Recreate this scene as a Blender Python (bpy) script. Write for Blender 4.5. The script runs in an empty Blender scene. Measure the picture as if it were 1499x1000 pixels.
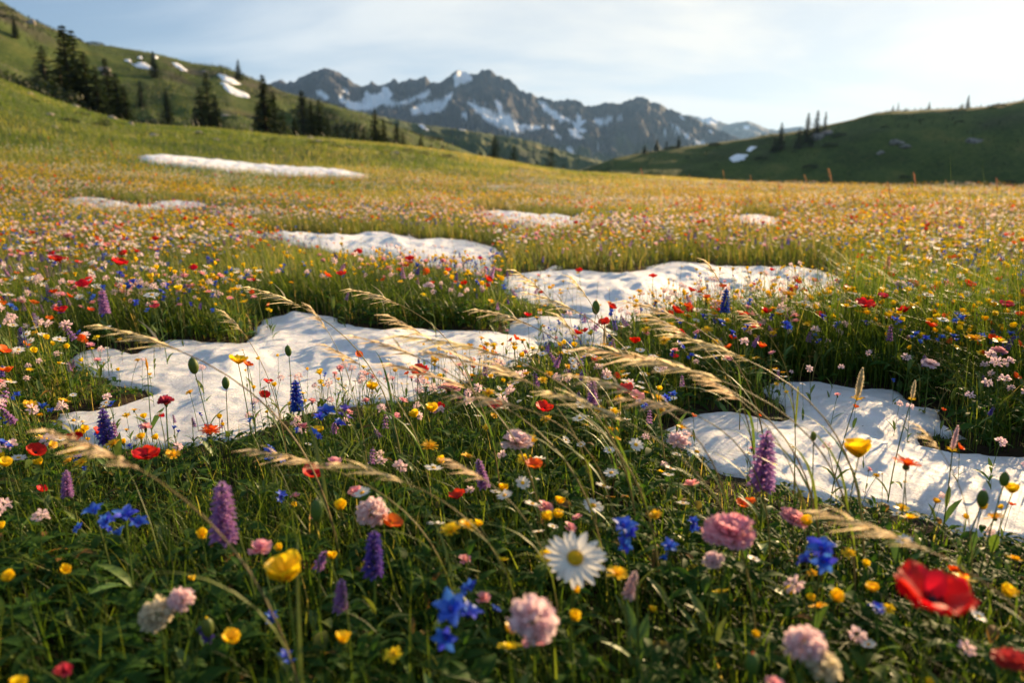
import bpy, math, random
import numpy as np
from mathutils import Matrix, Vector

rng = np.random.default_rng(11)
random.seed(11)
SC = bpy.context.scene
COL = SC.collection
R = math.radians

# ------------------------------------------------------------------ camera
CAM_H, F, HY = 0.60, 1041.0, 262.0          # metres, focal length in photo pixels (1499 wide), eye-level row
PITCH = math.atan((500 - HY) / F)
cam_d = bpy.data.cameras.new('camera')
cam = bpy.data.objects.new('camera', cam_d)
COL.objects.link(cam)
cam.location = (0, 0, CAM_H)
cam.rotation_euler = (math.pi / 2 - PITCH, 0, 0)
cam_d.sensor_width = 36.0
cam_d.lens = 25.0
cam_d.clip_start = 0.02
cam_d.clip_end = 40000
cam_d.dof.use_dof = True
cam_d.dof.focus_distance = 1.6
cam_d.dof.aperture_fstop = 3.3
SC.camera = cam

# ------------------------------------------------------------------ light
SUN_AZ, SUN_EL = 40.0, 14.5                 # degrees to the right of the view, degrees up
world = bpy.data.worlds.new('World')
SC.world = world
world.use_nodes = True
wn, wl = world.node_tree.nodes, world.node_tree.links
wn.clear()
w_out = wn.new('ShaderNodeOutputWorld')
w_bg = wn.new('ShaderNodeBackground')
w_bg.inputs['Strength'].default_value = 0.052
w_sky = wn.new('ShaderNodeTexSky')
w_sky.sky_type = 'NISHITA'
w_sky.sun_disc = False
w_sky.sun_elevation = R(SUN_EL)
w_sky.sun_rotation = R(SUN_AZ)
w_sky.altitude = 1500
w_sky.air_density = 1.0
w_sky.dust_density = 0.8
w_sky.ozone_density = 2.2
# thin cirrus: noise over the direction, stretched by the height above the horizon
w_tc = wn.new('ShaderNodeTexCoord')
w_sep = wn.new('ShaderNodeSeparateXYZ')
wl.new(w_tc.outputs['Generated'], w_sep.inputs[0])
w_den = wn.new('ShaderNodeMath'); w_den.operation = 'ADD'; w_den.inputs[1].default_value = 0.22
wl.new(w_sep.outputs['Z'], w_den.inputs[0])
w_dx = wn.new('ShaderNodeMath'); w_dx.operation = 'DIVIDE'
w_dy = wn.new('ShaderNodeMath'); w_dy.operation = 'DIVIDE'
wl.new(w_sep.outputs['X'], w_dx.inputs[0]); wl.new(w_den.outputs[0], w_dx.inputs[1])
wl.new(w_sep.outputs['Y'], w_dy.inputs[0]); wl.new(w_den.outputs[0], w_dy.inputs[1])
w_cmb = wn.new('ShaderNodeCombineXYZ')
wl.new(w_dx.outputs[0], w_cmb.inputs[0]); wl.new(w_dy.outputs[0], w_cmb.inputs[1])
w_map = wn.new('ShaderNodeMapping'); w_map.inputs['Scale'].default_value = (0.55, 1.0, 1.0)
w_map.inputs['Rotation'].default_value = (0, 0, 0.35)
wl.new(w_cmb.outputs[0], w_map.inputs['Vector'])
w_noi = wn.new('ShaderNodeTexNoise')
w_noi.inputs['Scale'].default_value = 1.25
w_noi.inputs['Detail'].default_value = 6
w_noi.inputs['Roughness'].default_value = 0.52
w_noi.inputs['Distortion'].default_value = 0.35
wl.new(w_map.outputs[0], w_noi.inputs['Vector'])
w_rmp = wn.new('ShaderNodeValToRGB')
w_rmp.color_ramp.elements[0].position = 0.45
w_rmp.color_ramp.elements[0].color = (0, 0, 0, 1)
w_rmp.color_ramp.elements[1].position = 0.64
w_rmp.color_ramp.elements[1].color = (1, 1, 1, 1)
wl.new(w_noi.outputs['Fac'], w_rmp.inputs[0])
# a thin veil of high cloud everywhere takes the deep blue out of the sky; clouds near the sun shine brighter
w_dot = wn.new('ShaderNodeVectorMath'); w_dot.operation = 'DOT_PRODUCT'
sd = (math.sin(R(SUN_AZ)) * math.cos(R(SUN_EL)), math.cos(R(SUN_AZ)) * math.cos(R(SUN_EL)), math.sin(R(SUN_EL)))
w_dot.inputs[1].default_value = sd
wl.new(w_tc.outputs['Generated'], w_dot.inputs[0])
w_mr = wn.new('ShaderNodeMapRange')
w_mr.inputs['From Min'].default_value = 0.15; w_mr.inputs['From Max'].default_value = 1.0
w_mr.inputs['To Min'].default_value = 0.0; w_mr.inputs['To Max'].default_value = 1.0
wl.new(w_dot.outputs['Value'], w_mr.inputs['Value'])
w_cc = wn.new('ShaderNodeMix'); w_cc.data_type = 'RGBA'
w_cc.inputs[6].default_value = (3.6, 4.9, 6.3, 1)       # cloud away from the sun (scaled by the background strength)
w_cc.inputs[7].default_value = (7.5, 7.0, 6.2, 1)       # cloud towards the sun
wl.new(w_mr.outputs[0], w_cc.inputs[0])
w_fac = wn.new('ShaderNodeMath'); w_fac.operation = 'MULTIPLY_ADD'
w_fac.inputs[1].default_value = 0.70; w_fac.inputs[2].default_value = 0.10
w_fac.use_clamp = True
wl.new(w_rmp.outputs[0], w_fac.inputs[0])
w_fa2 = wn.new('ShaderNodeMath'); w_fa2.operation = 'MULTIPLY_ADD'; w_fa2.use_clamp = True     # the veil is thickest towards the sun
w_fa2.inputs[1].default_value = 0.50
wl.new(w_mr.outputs[0], w_fa2.inputs[0]); wl.new(w_fac.outputs[0], w_fa2.inputs[2])
w_mix = wn.new('ShaderNodeMix'); w_mix.data_type = 'RGBA'
wl.new(w_fa2.outputs[0], w_mix.inputs[0])
# the glow round the sun is rolled off, as high thin cloud spreads it
w_s1 = wn.new('ShaderNodeVectorMath'); w_s1.operation = 'MULTIPLY_ADD'
w_s1.inputs[1].default_value = (1 / 14, 1 / 14, 1 / 15); w_s1.inputs[2].default_value = (1, 1, 1)
w_s2 = wn.new('ShaderNodeVectorMath'); w_s2.operation = 'DIVIDE'
w_s0 = wn.new('ShaderNodeVectorMath'); w_s0.operation = 'MULTIPLY'; w_s0.inputs[1].default_value = (0.86, 0.97, 1.10)   # cold mountain air
wl.new(w_sky.outputs[0], w_s0.inputs[0])
wl.new(w_s0.outputs[0], w_s1.inputs[0]); wl.new(w_s0.outputs[0], w_s2.inputs[0]); wl.new(w_s1.outputs[0], w_s2.inputs[1])
wl.new(w_s2.outputs[0], w_mix.inputs[6])
wl.new(w_cc.outputs[2], w_mix.inputs[7])
wl.new(w_mix.outputs[2], w_bg.inputs['Color'])
wl.new(w_bg.outputs[0], w_out.inputs['Surface'])

sun_d = bpy.data.lights.new('sun', 'SUN')
sun_d.energy = 5.0
sun_d.angle = R(0.5)
sun_d.color = (1.0, 0.70, 0.38)
sun = bpy.data.objects.new('sun', sun_d)
COL.objects.link(sun)
sun.rotation_euler = Vector(sd).to_track_quat('Z', 'Y').to_euler()

vs = SC.view_settings
vs.view_transform = 'Standard'
vs.look = 'None'
vs.exposure = 1.5
vs.gamma = 1.0
vs.use_curve_mapping = False

cy = SC.cycles
cy.max_bounces = 7
cy.diffuse_bounces = 3
cy.glossy_bounces = 2
cy.transmission_bounces = 4
cy.transparent_max_bounces = 6
cy.volume_bounces = 0
cy.sample_clamp_indirect = 6.0
cy.use_denoising = True
cy.caustics_reflective = False
cy.caustics_refractive = False

# ------------------------------------------------------------------ picking real places from photo rows and columns
CP, SP = math.cos(PITCH), math.sin(PITCH)

def ray(x, y):
    a, b = (x - 749.5) / F, (500 - y) / F
    return np.array([a, CP + b * SP, -SP + b * CP])

def az_el(x, y):
    d = ray(x, y)
    return math.atan2(d[0], d[1]), d[2] / math.hypot(d[0], d[1])

def to_px(x, y, z):
    z = z - CAM_H
    dep = y * CP - z * SP
    dep = np.maximum(dep, 1e-3)
    return 749.5 + F * x / dep, 500 - F * (y * SP + z * CP) / dep

# ------------------------------------------------------------------ noise
_P = np.random.default_rng(3).permutation(512)
_P = np.concatenate([_P, _P, _P])
_G = np.random.default_rng(4).uniform(0, 2 * np.pi, 512)
_G = np.stack([np.cos(_G), np.sin(_G)], 1)

def noise2(x, y):
    xi, yi = np.floor(x).astype(np.int64), np.floor(y).astype(np.int64)
    xf, yf = x - xi, y - yi
    u = xf * xf * xf * (xf * (xf * 6 - 15) + 10)
    v = yf * yf * yf * (yf * (yf * 6 - 15) + 10)
    def g(i, j):
        h = _P[(_P[(xi + i) & 511] + (yi + j)) & 511]
        gr = _G[h]
        return gr[..., 0] * (xf - i) + gr[..., 1] * (yf - j)
    return ((g(0, 0) * (1 - u) + g(1, 0) * u) * (1 - v) + (g(0, 1) * (1 - u) + g(1, 1) * u) * v) * 1.5

def fbm(x, y, o=4, lac=2.03, gain=0.5):
    s, a, t = 0, 1.0, 0
    for k in range(o):
        s = s + a * noise2(x + 17.3 * k, y - 9.1 * k); t += a
        x, y, a = x * lac, y * lac, a * gain
    return s / t

def ridged(x, y, o=5, lac=2.1, gain=0.55):
    s, a, t, w = 0, 1.0, 0, 1.0
    for k in range(o):
        n = (1 - np.abs(noise2(x + 31.7 * k, y + 5.3 * k)) * 1.35)
        n = np.clip(n, 0, 1) ** 2
        s = s + a * n * w; t += a
        w = np.clip(n * 1.4, 0, 1)
        x, y, a = x * lac, y * lac, a * gain
    return s / t

# ------------------------------------------------------------------ objects
def tag(o, label=None, cat=None, group=None, kind=None):
    if label: o['label'] = label
    if cat: o['category'] = cat
    if group: o['group'] = group
    if kind: o['kind'] = kind
    return o

def empty(name, loc=(0, 0, 0), rz=0.0):
    o = bpy.data.objects.new(name, None)
    o.empty_display_size = 0.02
    COL.objects.link(o)
    o.location = loc
    o.rotation_euler = (0, 0, rz)
    return o

def link_mesh(name, me, parent=None, loc=None):
    o = bpy.data.objects.new(name, me)
    COL.objects.link(o)
    if parent is not None: o.parent = parent
    if loc is not None: o.location = loc
    return o

def np_mesh(name, co, quads=None, tris=None, mats=(), matidx=None, smooth=True, attrs=None):
    """mesh from arrays: co (n,3), quads (q,4), tris (t,3)"""
    me = bpy.data.meshes.new(name)
    me.vertices.add(len(co))
    me.vertices.foreach_set('co', np.ascontiguousarray(co, np.float32).ravel())
    nq = 0 if quads is None else len(quads)
    nt = 0 if tris is None else len(tris)
    idx = []
    if nq: idx.append(np.asarray(quads).ravel())
    if nt: idx.append(np.asarray(tris).ravel())
    idx = np.concatenate(idx).astype(np.int32)
    me.loops.add(len(idx))
    me.loops.foreach_set('vertex_index', idx)
    me.polygons.add(nq + nt)
    ls = np.concatenate([np.arange(nq) * 4, nq * 4 + np.arange(nt) * 3]).astype(np.int32)
    me.polygons.foreach_set('loop_start', ls)
    for m in mats: me.materials.append(m)
    if matidx is not None: me.polygons.foreach_set('material_index', np.asarray(matidx, np.int32))
    me.polygons.foreach_set('use_smooth', np.full(nq + nt, smooth))
    for k, v in (attrs or {}).items():
        a = me.attributes.new(k, 'FLOAT', 'POINT')
        a.data.foreach_set('value', np.ascontiguousarray(v, np.float32))
    me.update(calc_edges=True)
    me.validate()
    return me

def grid_quads(nu, nv, wrap=False):
    i, j = np.meshgrid(np.arange(nu - 1), np.arange(nv if wrap else nv - 1), indexing='ij')
    j2 = (j + 1) % nv
    return np.stack([i * nv + j, (i + 1) * nv + j, (i + 1) * nv + j2, i * nv + j2], -1).reshape(-1, 4)

class MB:
    """collects small pieces of one mesh"""
    def __init__(s):
        s.v, s.f, s.m, s.n = [], [], [], 0
    def add(s, co, faces, mat=0):
        co = np.asarray(co, float)
        s.v.append(co)
        for f in faces:
            s.f.append(tuple(int(a) + s.n for a in f)); s.m.append(mat)
        s.n += len(co)
    def tube(s, pts, rad, n=6, mat=0, cap=True):
        pts = np.asarray(pts, float)
        rad = np.broadcast_to(np.asarray(rad, float), (len(pts),))
        t = np.gradient(pts, axis=0)
        t /= np.linalg.norm(t, axis=1)[:, None] + 1e-12
        ref = np.array([0.31, 0.95, 0.05]) if abs(t[0][2]) > 0.5 else np.array([0, 0, 1.0])
        a = np.cross(t, ref); a /= np.linalg.norm(a, axis=1)[:, None] + 1e-12
        b = np.cross(t, a)
        ang = np.arange(n) * 2 * np.pi / n
        ring = pts[:, None] + rad[:, None, None] * (np.cos(ang)[None, :, None] * a[:, None] + np.sin(ang)[None, :, None] * b[:, None])
        fs = [tuple(q) for q in grid_quads(len(pts), n, True)]
        if cap: fs.append(tuple(range((len(pts) - 1) * n, len(pts) * n)))
        s.add(ring.reshape(-1, 3), fs, mat)
    def ball(s, c, r, nu=6, nv=8, mat=0, M=None):
        r = np.broadcast_to(np.asarray(r, float), (3,))
        th = np.linspace(0.02, np.pi - 0.02, nu + 1)
        ph = np.arange(nv) * 2 * np.pi / nv
        co = np.stack([np.sin(th)[:, None] * np.cos(ph), np.sin(th)[:, None] * np.sin(ph), np.cos(th)[:, None] * np.ones(nv)], -1) * r
        co = co.reshape(-1, 3)
        if M is not None: co = co @ np.asarray(M).T
        s.add(co + np.asarray(c), [tuple(q) for q in grid_quads(nu + 1, nv, True)], mat)
    def petal(s, M, c, phi, L, Wd, th0, th1, b0=0.25, tp=0.6, bulge=0.4, cup=0.0, ruffle=0.0, fr=9.0, nu=5, nv=5, mat=0, rnd=0.3, r0=0.0, ph=0.0):
        """a petal that starts r0 from the axis in direction phi, rising at th0 and ending at th1 (degrees above the head's plane); M turns the head, c is its centre"""
        u = np.linspace(0, 1, nu); v = np.linspace(-1, 1, nv)
        th = np.radians(th0 + (th1 - th0) * u)
        du = L / (nu - 1)
        rr = r0 + np.concatenate([[0], np.cumsum(np.cos(th[:-1]) * du)])
        zz = np.concatenate([[0], np.cumsum(np.sin(th[:-1]) * du)])
        w = 0.5 * Wd * ((1 - u) * b0 + u * tp + bulge * np.sin(np.pi * u))
        U, V = np.meshgrid(u, v, indexing='ij')
        back = rnd * L * V ** 2 * U ** 2
        x = rr[:, None] - back * np.cos(th)[:, None] 
        z = zz[:, None] - back * np.sin(th)[:, None]
        y = w[:, None] * V
        nrm = cup * (V ** 2) * w[:, None] + ruffle * L * U ** 1.5 * np.sin(fr * V + ph + 3 * U)
        x = x - nrm * np.sin(th)[:, None]
        z = z + nrm * np.cos(th)[:, None]
        cp, sp = math.cos(phi), math.sin(phi)
        co = np.stack([x * cp - y * sp, x * sp + y * cp, z], -1).reshape(-1, 3)
        s.add(co @ np.asarray(M).T + np.asarray(c), [tuple(q) for q in grid_quads(nu, nv)], mat)
    def mesh(s, name, mats, smooth=True):
        me = bpy.data.meshes.new(name)
        me.from_pydata(np.concatenate(s.v).tolist(), [], s.f)
        for m in mats: me.materials.append(m)
        me.polygons.foreach_set('material_index', np.array(s.m, np.int32))
        me.polygons.foreach_set('use_smooth', np.full(len(s.f), smooth))
        me.update()
        return me
    def shift(s, d):
        s.v = [a - np.asarray(d) for a in s.v]
        return s

# ------------------------------------------------------------------ materials
def new_mat(name):
    m = bpy.data.materials.new(name)
    m.use_nodes = True
    nt = m.node_tree
    nt.nodes.clear()
    out = nt.nodes.new('ShaderNodeOutputMaterial')
    return m, nt.nodes, nt.links, out

def thin_mat(name, col, trans=0.45, rough=0.55, vary=0.05, val=0.25, attr=None, tcol=None, spec=0.3):
    """thin leaf or petal: part reflected, part let through. attr: (list of colour stops over the point attribute 'tint')"""
    m, N, L, out = new_mat(name)
    pb = N.new('ShaderNodeBsdfPrincipled')
    pb.inputs['Roughness'].default_value = rough
    pb.inputs['Specular IOR Level'].default_value = spec
    tr = N.new('ShaderNodeBsdfTranslucent')
    mx = N.new('ShaderNodeMixShader'); mx.inputs[0].default_value = trans
    if attr:
        at = N.new('ShaderNodeAttribute'); at.attribute_name = 'tint'
        rp = N.new('ShaderNodeValToRGB')
        rp.color_ramp.elements.remove(rp.color_ramp.elements[1])
        for i, (p, c) in enumerate(attr):
            e = rp.color_ramp.elements[0] if i == 0 else rp.color_ramp.elements.new(p)
            e.position = p; e.color = (*c, 1)
        L.new(at.outputs['Fac'], rp.inputs[0])
        src = rp.outputs[0]
    else:
        rg = N.new('ShaderNodeRGB'); rg.outputs[0].default_value = (*col, 1)
        oi = N.new('ShaderNodeObjectInfo')
        hs = N.new('ShaderNodeHueSaturation')
        mr = N.new('ShaderNodeMapRange'); mr.inputs['To Min'].default_value = 0.5 - vary; mr.inputs['To Max'].default_value = 0.5 + vary
        L.new(oi.outputs['Random'], mr.inputs['Value']); L.new(mr.outputs[0], hs.inputs['Hue'])
        ge = N.new('ShaderNodeTexCoord')
        no = N.new('ShaderNodeTexNoise'); no.inputs['Scale'].default_value = 90; no.inputs['Detail'].default_value = 3
        L.new(ge.outputs['Object'], no.inputs['Vector'])
        mv = N.new('ShaderNodeMapRange'); mv.inputs['From Min'].default_value = 0.25; mv.inputs['From Max'].default_value = 0.75
        mv.inputs['To Min'].default_value = 1 - val; mv.inputs['To Max'].default_value = 1 + val
        L.new(no.outputs['Fac'], mv.inputs['Value']); L.new(mv.outputs[0], hs.inputs['Value'])
        L.new(rg.outputs[0], hs.inputs['Color'])
        src = hs.outputs[0]
    L.new(src, pb.inputs['Base Color'])
    if tcol:
        mm = N.new('ShaderNodeMix'); mm.data_type = 'RGBA'; mm.blend_type = 'MULTIPLY'; mm.inputs[0].default_value = 1
        L.new(src, mm.inputs[6]); mm.inputs[7].default_value = (*tcol, 1)
        L.new(mm.outputs[2], tr.inputs['Color'])
    else:
        L.new(src, tr.inputs['Color'])
    L.new(pb.outputs[0], mx.inputs[1]); L.new(tr.outputs[0], mx.inputs[2])
    L.new(mx.outputs[0], out.inputs['Surface'])
    return m

GT = (1.5, 1.45, 0.7)
MAT = dict(
    grass=thin_mat('grass blades', None, 0.53, 0.45, attr=[(0.0, (0.036, 0.072, 0.009)), (0.4, (0.075, 0.128, 0.014)), (0.7, (0.14, 0.185, 0.024)), (0.88, (0.21, 0.21, 0.045)), (1.0, (0.40, 0.30, 0.11))], tcol=(1.5, 1.45, 0.8), spec=0.22),
    far_grass=thin_mat('far meadow grass', None, 0.5, 0.5, attr=[(0.0, (0.05, 0.10, 0.015)), (0.35, (0.10, 0.15, 0.022)), (0.65, (0.20, 0.22, 0.045)), (1.0, (0.46, 0.34, 0.13))], tcol=(1.5, 1.4, 0.8)),
    leaf=thin_mat('broad leaves', None, 0.5, 0.62, attr=[(0.0, (0.025, 0.07, 0.012)), (0.6, (0.05, 0.12, 0.018)), (0.9, (0.10, 0.15, 0.03)), (1.0, (0.22, 0.12, 0.04))], tcol=(1.5, 1.5, 0.7), spec=0.12),
    stem=thin_mat('green stems', (0.11, 0.17, 0.035), 0.3, 0.5, 0.03, 0.2, tcol=GT),
    stem_dry=thin_mat('dry stems', (0.34, 0.27, 0.10), 0.35, 0.5, 0.02, 0.2),
    plume=thin_mat('golden grass ears', (0.80, 0.66, 0.42), 0.6, 0.6, 0.015, 0.3),
    plume_red=thin_mat('brown grass ears', (0.34, 0.17, 0.09), 0.45, 0.6, 0.02, 0.3),
    red=thin_mat('poppy red', (0.72, 0.018, 0.010), 0.5, 0.55, 0.008, 0.2),
    crimson=thin_mat('crimson petals', (0.62, 0.05, 0.07), 0.45, 0.55, 0.015, 0.2),
    orange=thin_mat('orange petals', (0.85, 0.17, 0.015), 0.5, 0.5, 0.012, 0.2),
    yellow=thin_mat('yellow petals', (0.93, 0.66, 0.012), 0.45, 0.4, 0.012, 0.15),
    gold=thin_mat('golden florets', (0.86, 0.50, 0.012), 0.3, 0.6, 0.012, 0.3),
    white=thin_mat('white petals', (0.86, 0.84, 0.78), 0.45, 0.5, 0.005, 0.08),
    cream=thin_mat('cream florets', (0.74, 0.66, 0.46), 0.5, 0.6, 0.01, 0.2),
    pink=thin_mat('pink petals', (0.86, 0.42, 0.45), 0.5, 0.5, 0.02, 0.15),
    palepink=thin_mat('pale pink petals', (0.86, 0.66, 0.66), 0.5, 0.5, 0.02, 0.12),
    blue=thin_mat('blue petals', (0.055, 0.125, 0.64), 0.4, 0.5, 0.02, 0.25),
    violet=thin_mat('violet petals', (0.20, 0.13, 0.52), 0.45, 0.5, 0.03, 0.25),
    purple=thin_mat('purple petals', (0.55, 0.30, 0.60), 0.5, 0.5, 0.025, 0.2),
    dark=thin_mat('dark flower hearts', (0.03, 0.02, 0.025), 0.0, 0.7, 0.0, 0.3),
    bark=thin_mat('fir bark', (0.09, 0.06, 0.045), 0.0, 0.9, 0.01, 0.4),
    needles=thin_mat('fir needles', None, 0.25, 0.6, attr=[(0.0, (0.018, 0.035, 0.013)), (0.6, (0.032, 0.058, 0.018)), (1.0, (0.075, 0.095, 0.025))], tcol=(1.3, 1.3, 0.7)),
    shrub=thin_mat('shrub leaves', None, 0.3, 0.6, attr=[(0.0, (0.012, 0.024, 0.008)), (0.7, (0.028, 0.045, 0.012)), (1.0, (0.06, 0.075, 0.02))], tcol=(1.3, 1.3, 0.7)),
)
# ================================================================== THE LAND
def ring(pts):
    """[(column, row), ...] in photo pixels -> (azimuths, tangents of elevation)"""
    a = np.array([az_el(x, y) for x, y in pts])
    o = np.argsort(a[:, 0])
    return a[o, 0], a[o, 1]

CREST = ring([(-900, 20), (-400, 40), (-200, 75), (0, 118), (60, 142), (130, 166), (200, 184), (270, 188), (350, 192), (400, 199), (480, 205), (540, 211), (600, 218),
              (680, 229), (750, 240), (850, 255), (1000, 263), (1200, 274), (1350, 281), (1499, 288), (1900, 295), (2600, 300)])
R14 = ring([(-400, 284), (0, 293), (200, 297), (400, 302), (700, 307), (1000, 309), (1499, 313), (2000, 314)])
R28 = ring([(-400, 215), (0, 232), (200, 243), (400, 260), (600, 269), (800, 276), (1000, 281), (1200, 286), (1499, 292), (2000, 294)])
HILL = ring([(-1200, -160), (-400, -130), (-200, -70), (0, 6), (40, 30), (90, 50), (130, 67), (180, 74), (215, 78), (240, 83), (280, 95), (330, 102), (370, 119),
             (420, 141), (480, 156), (540, 172), (600, 196), (650, 212), (700, 228), (760, 243), (800, 250), (850, 248), (880, 238), (900, 231),
             (950, 223), (1000, 216), (1050, 209), (1100, 202), (1130, 197), (1180, 191), (1210, 183), (1250, 173), (1280, 165), (1310, 162),
             (1350, 161), (1400, 159), (1440, 156), (1499, 147), (1600, 146), (1800, 150), (2400, 150)])
RR = np.array([0., 4., 8., 14., 28., 75., 100., 180., 300., 380., 520., 800., 3000., 16000.])

def sstep(a, b, x):
    t = np.clip((x - a) / (b - a), 0, 1)
    return t * t * (3 - 2 * t)

def base_height(x, y):
    r = np.hypot(x, y); az = np.arctan2(x, y)
    T = lambda k: np.interp(az, k[0], k[1])
    h = np.zeros((len(RR),) + np.shape(r))
    h[3] = CAM_H + 14 * T(R14)
    h[4] = CAM_H + 28 * T(R28)
    tc = T(CREST)
    h[5] = CAM_H + 75 * tc
    side = sstep(R(-12), R(6), az)                   # 0 on the left hill's side, 1 over the valley and the right ridge
    h[6] = h[5] + (100 * tc - 75 * tc) * 0.9 * (1 - side) - 0.7 - 2.9 * side
    h[7] = (CAM_H + 180 * tc - 1.0) * (1 - side) - (11 + 15 * sstep(R(9), R(20), az)) * side
    th = T(HILL)
    h[8] = CAM_H + 300 * th
    h[9] = h[8] * 0.92 - 3
    h[10] = np.minimum(h[8], 20) * 0.3 - 18
    h[11] = -34
    h[12] = -50
    h[13] = -60
    # monotone cubic across the rings
    k = np.clip(np.searchsorted(RR, r) - 1, 0, len(RR) - 2)
    dx = np.diff(RR)
    s = np.diff(h, axis=0) / dx.reshape(-1, *([1] * (h.ndim - 1)))
    m = np.zeros_like(h)
    sl, sr = s[:-1], s[1:]
    same = (sl * sr) > 0
    w1 = (2 * dx[1:] + dx[:-1]).reshape(-1, *([1] * (h.ndim - 1)))
    w2 = (dx[1:] + 2 * dx[:-1]).reshape(-1, *([1] * (h.ndim - 1)))
    with np.errstate(divide='ignore', invalid='ignore'):
        hm = (w1 + w2) / (w1 / sl + w2 / sr)
    m[1:-1] = np.where(same, hm, 0)
    m[-1] = s[-1]
    tk = lambda a: np.take_along_axis(a, k[None], 0)[0]
    tk1 = lambda a: np.take_along_axis(a, k[None] + 1, 0)[0]
    d = dx[k]; t = np.clip((r - RR[k]) / d, 0, 1)
    h0, h1, m0, m1 = tk(h), tk1(h), tk(m), tk1(m)
    return (2 * t**3 - 3 * t**2 + 1) * h0 + (t**3 - 2 * t**2 + t) * d * m0 + (-2 * t**3 + 3 * t**2) * h1 + (t**3 - t**2) * d * m1

def height(x, y):
    x = np.atleast_1d(np.asarray(x, float)); y = np.atleast_1d(np.asarray(y, float))
    r = np.hypot(x, y)
    h = base_height(x, y)
    h = h + 0.022 * fbm(x * 1.3, y * 1.3, 3) * sstep(0.0, 1.0, r)
    h = h + 0.10 * fbm(x * 0.22 + 5, y * 0.22, 3) * sstep(5, 14, r) * (1 - sstep(60, 90, r))
    crest = 1 - np.exp(-((r - 75) / 26) ** 2)
    h = h + 0.55 * fbm(x * 0.07, y * 0.07 + 3, 4) * sstep(14, 40, r) * (1 - sstep(220, 300, r)) * (0.25 + 0.75 * crest)
    top = np.exp(-((r - 300) / 40) ** 2)
    h = h + (6.0 * fbm(x * 0.018, y * 0.018, 5) + 2.0 * ridged(x * 0.03, y * 0.03, 4) - 0.8) * sstep(110, 200, r) * (1 - sstep(340, 700, r)) * (1 - 0.75 * top)
    h = h + 9 * fbm(x * 0.003, y * 0.003, 4) * sstep(500, 1000, r)
    return h

def H1(x, y):
    return float(height(x, y)[0])

def on_ground(px, py, r0=0.3, r1=420.0):
    """first place, from r0 metres on, where the line of sight through (px, py) meets the ground"""
    d = ray(px, py)
    hz = math.hypot(d[0], d[1])
    rr = np.geomspace(r0, r1, 900)
    t = rr / hz
    g = height(d[0] * t, d[1] * t)
    z = CAM_H + d[2] * t
    hit = np.nonzero(z <= g)[0]
    i = int(hit[0]) if len(hit) else int(np.argmin(z - g))
    if i > 0 and len(hit):
        f = (z[i - 1] - g[i - 1]) / max(1e-9, (z[i - 1] - g[i - 1]) - (z[i] - g[i]))
        tt = t[i - 1] + f * (t[i] - t[i - 1])
    else:
        tt = t[i]
    x, y = d[0] * tt, d[1] * tt
    return np.array([x, y, H1(x, y)])

# ---- ground sheet
def land_material():
    m, N, L, out = new_mat('meadow ground')
    pb = N.new('ShaderNodeBsdfPrincipled'); pb.inputs['Roughness'].default_value = 0.95
    pb.inputs['Specular IOR Level'].default_value = 0.1
    ge = N.new('ShaderNodeNewGeometry')
    def noise(scale, det=5, ro=0.55):
        n = N.new('ShaderNodeTexNoise'); n.inputs['Scale'].default_value = scale; n.inputs['Detail'].default_value = det; n.inputs['Roughness'].default_value = ro
        L.new(ge.outputs['Position'], n.inputs['Vector']); return n.outputs['Fac']
    def ramp(src, *st):
        rp = N.new('ShaderNodeValToRGB'); rp.color_ramp.elements.remove(rp.color_ramp.elements[1])
        for i, (p, c) in enumerate(st):
            e = rp.color_ramp.elements[0] if i == 0 else rp.color_ramp.elements.new(p)
            e.position = p; e.color = (*c, 1)
        L.new(src, rp.inputs[0]); return rp.outputs[0]
    def mix(f, a, b):
        x = N.new('ShaderNodeMix'); x.data_type = 'RGBA'
        L.new(f, x.inputs[0]); L.new(a, x.inputs[6]); L.new(b, x.inputs[7]); return x.outputs[2]
    def attr(n):
        a = N.new('ShaderNodeAttribute'); a.attribute_name = n; return a.outputs['Fac']
    soil = ramp(noise(23), (0.3, (0.020, 0.014, 0.009)), (0.55, (0.055, 0.036, 0.022)), (0.75, (0.05, 0.06, 0.018)))
    turf = ramp(noise(0.045, 8, 0.66), (0.40, (0.013, 0.025, 0.008)), (0.50, (0.036, 0.062, 0.013)), (0.58, (0.075, 0.098, 0.021)), (0.68, (0.17, 0.145, 0.042)))
    turf2 = ramp(noise(0.9, 6, 0.65), (0.3, (0.03, 0.055, 0.012)), (0.5, (0.075, 0.11, 0.022)), (0.72, (0.16, 0.155, 0.045)))
    xx = N.new('ShaderNodeMix'); xx.data_type = 'RGBA'; xx.inputs[0].default_value = 0.45
    L.new(turf, xx.inputs[6]); L.new(turf2, xx.inputs[7])
    rock = ramp(noise(0.25, 7, 0.65), (0.3, (0.05, 0.042, 0.032)), (0.55, (0.10, 0.082, 0.062)), (0.75, (0.22, 0.19, 0.16)))
    c = mix(attr('turf'), soil, xx.outputs[2])
    c = mix(attr('rock'), c, rock)
    L.new(c, pb.inputs['Base Color'])
    bp = N.new('ShaderNodeBump'); bp.inputs['Strength'].default_value = 0.8; bp.inputs['Distance'].default_value = 0.25
    L.new(noise(2.2, 8, 0.7), bp.inputs['Height'])
    L.new(bp.outputs[0], pb.inputs['Normal'])
    L.new(pb.outputs[0], out.inputs['Surface'])
    return m
MAT['ground'] = land_material()

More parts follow.
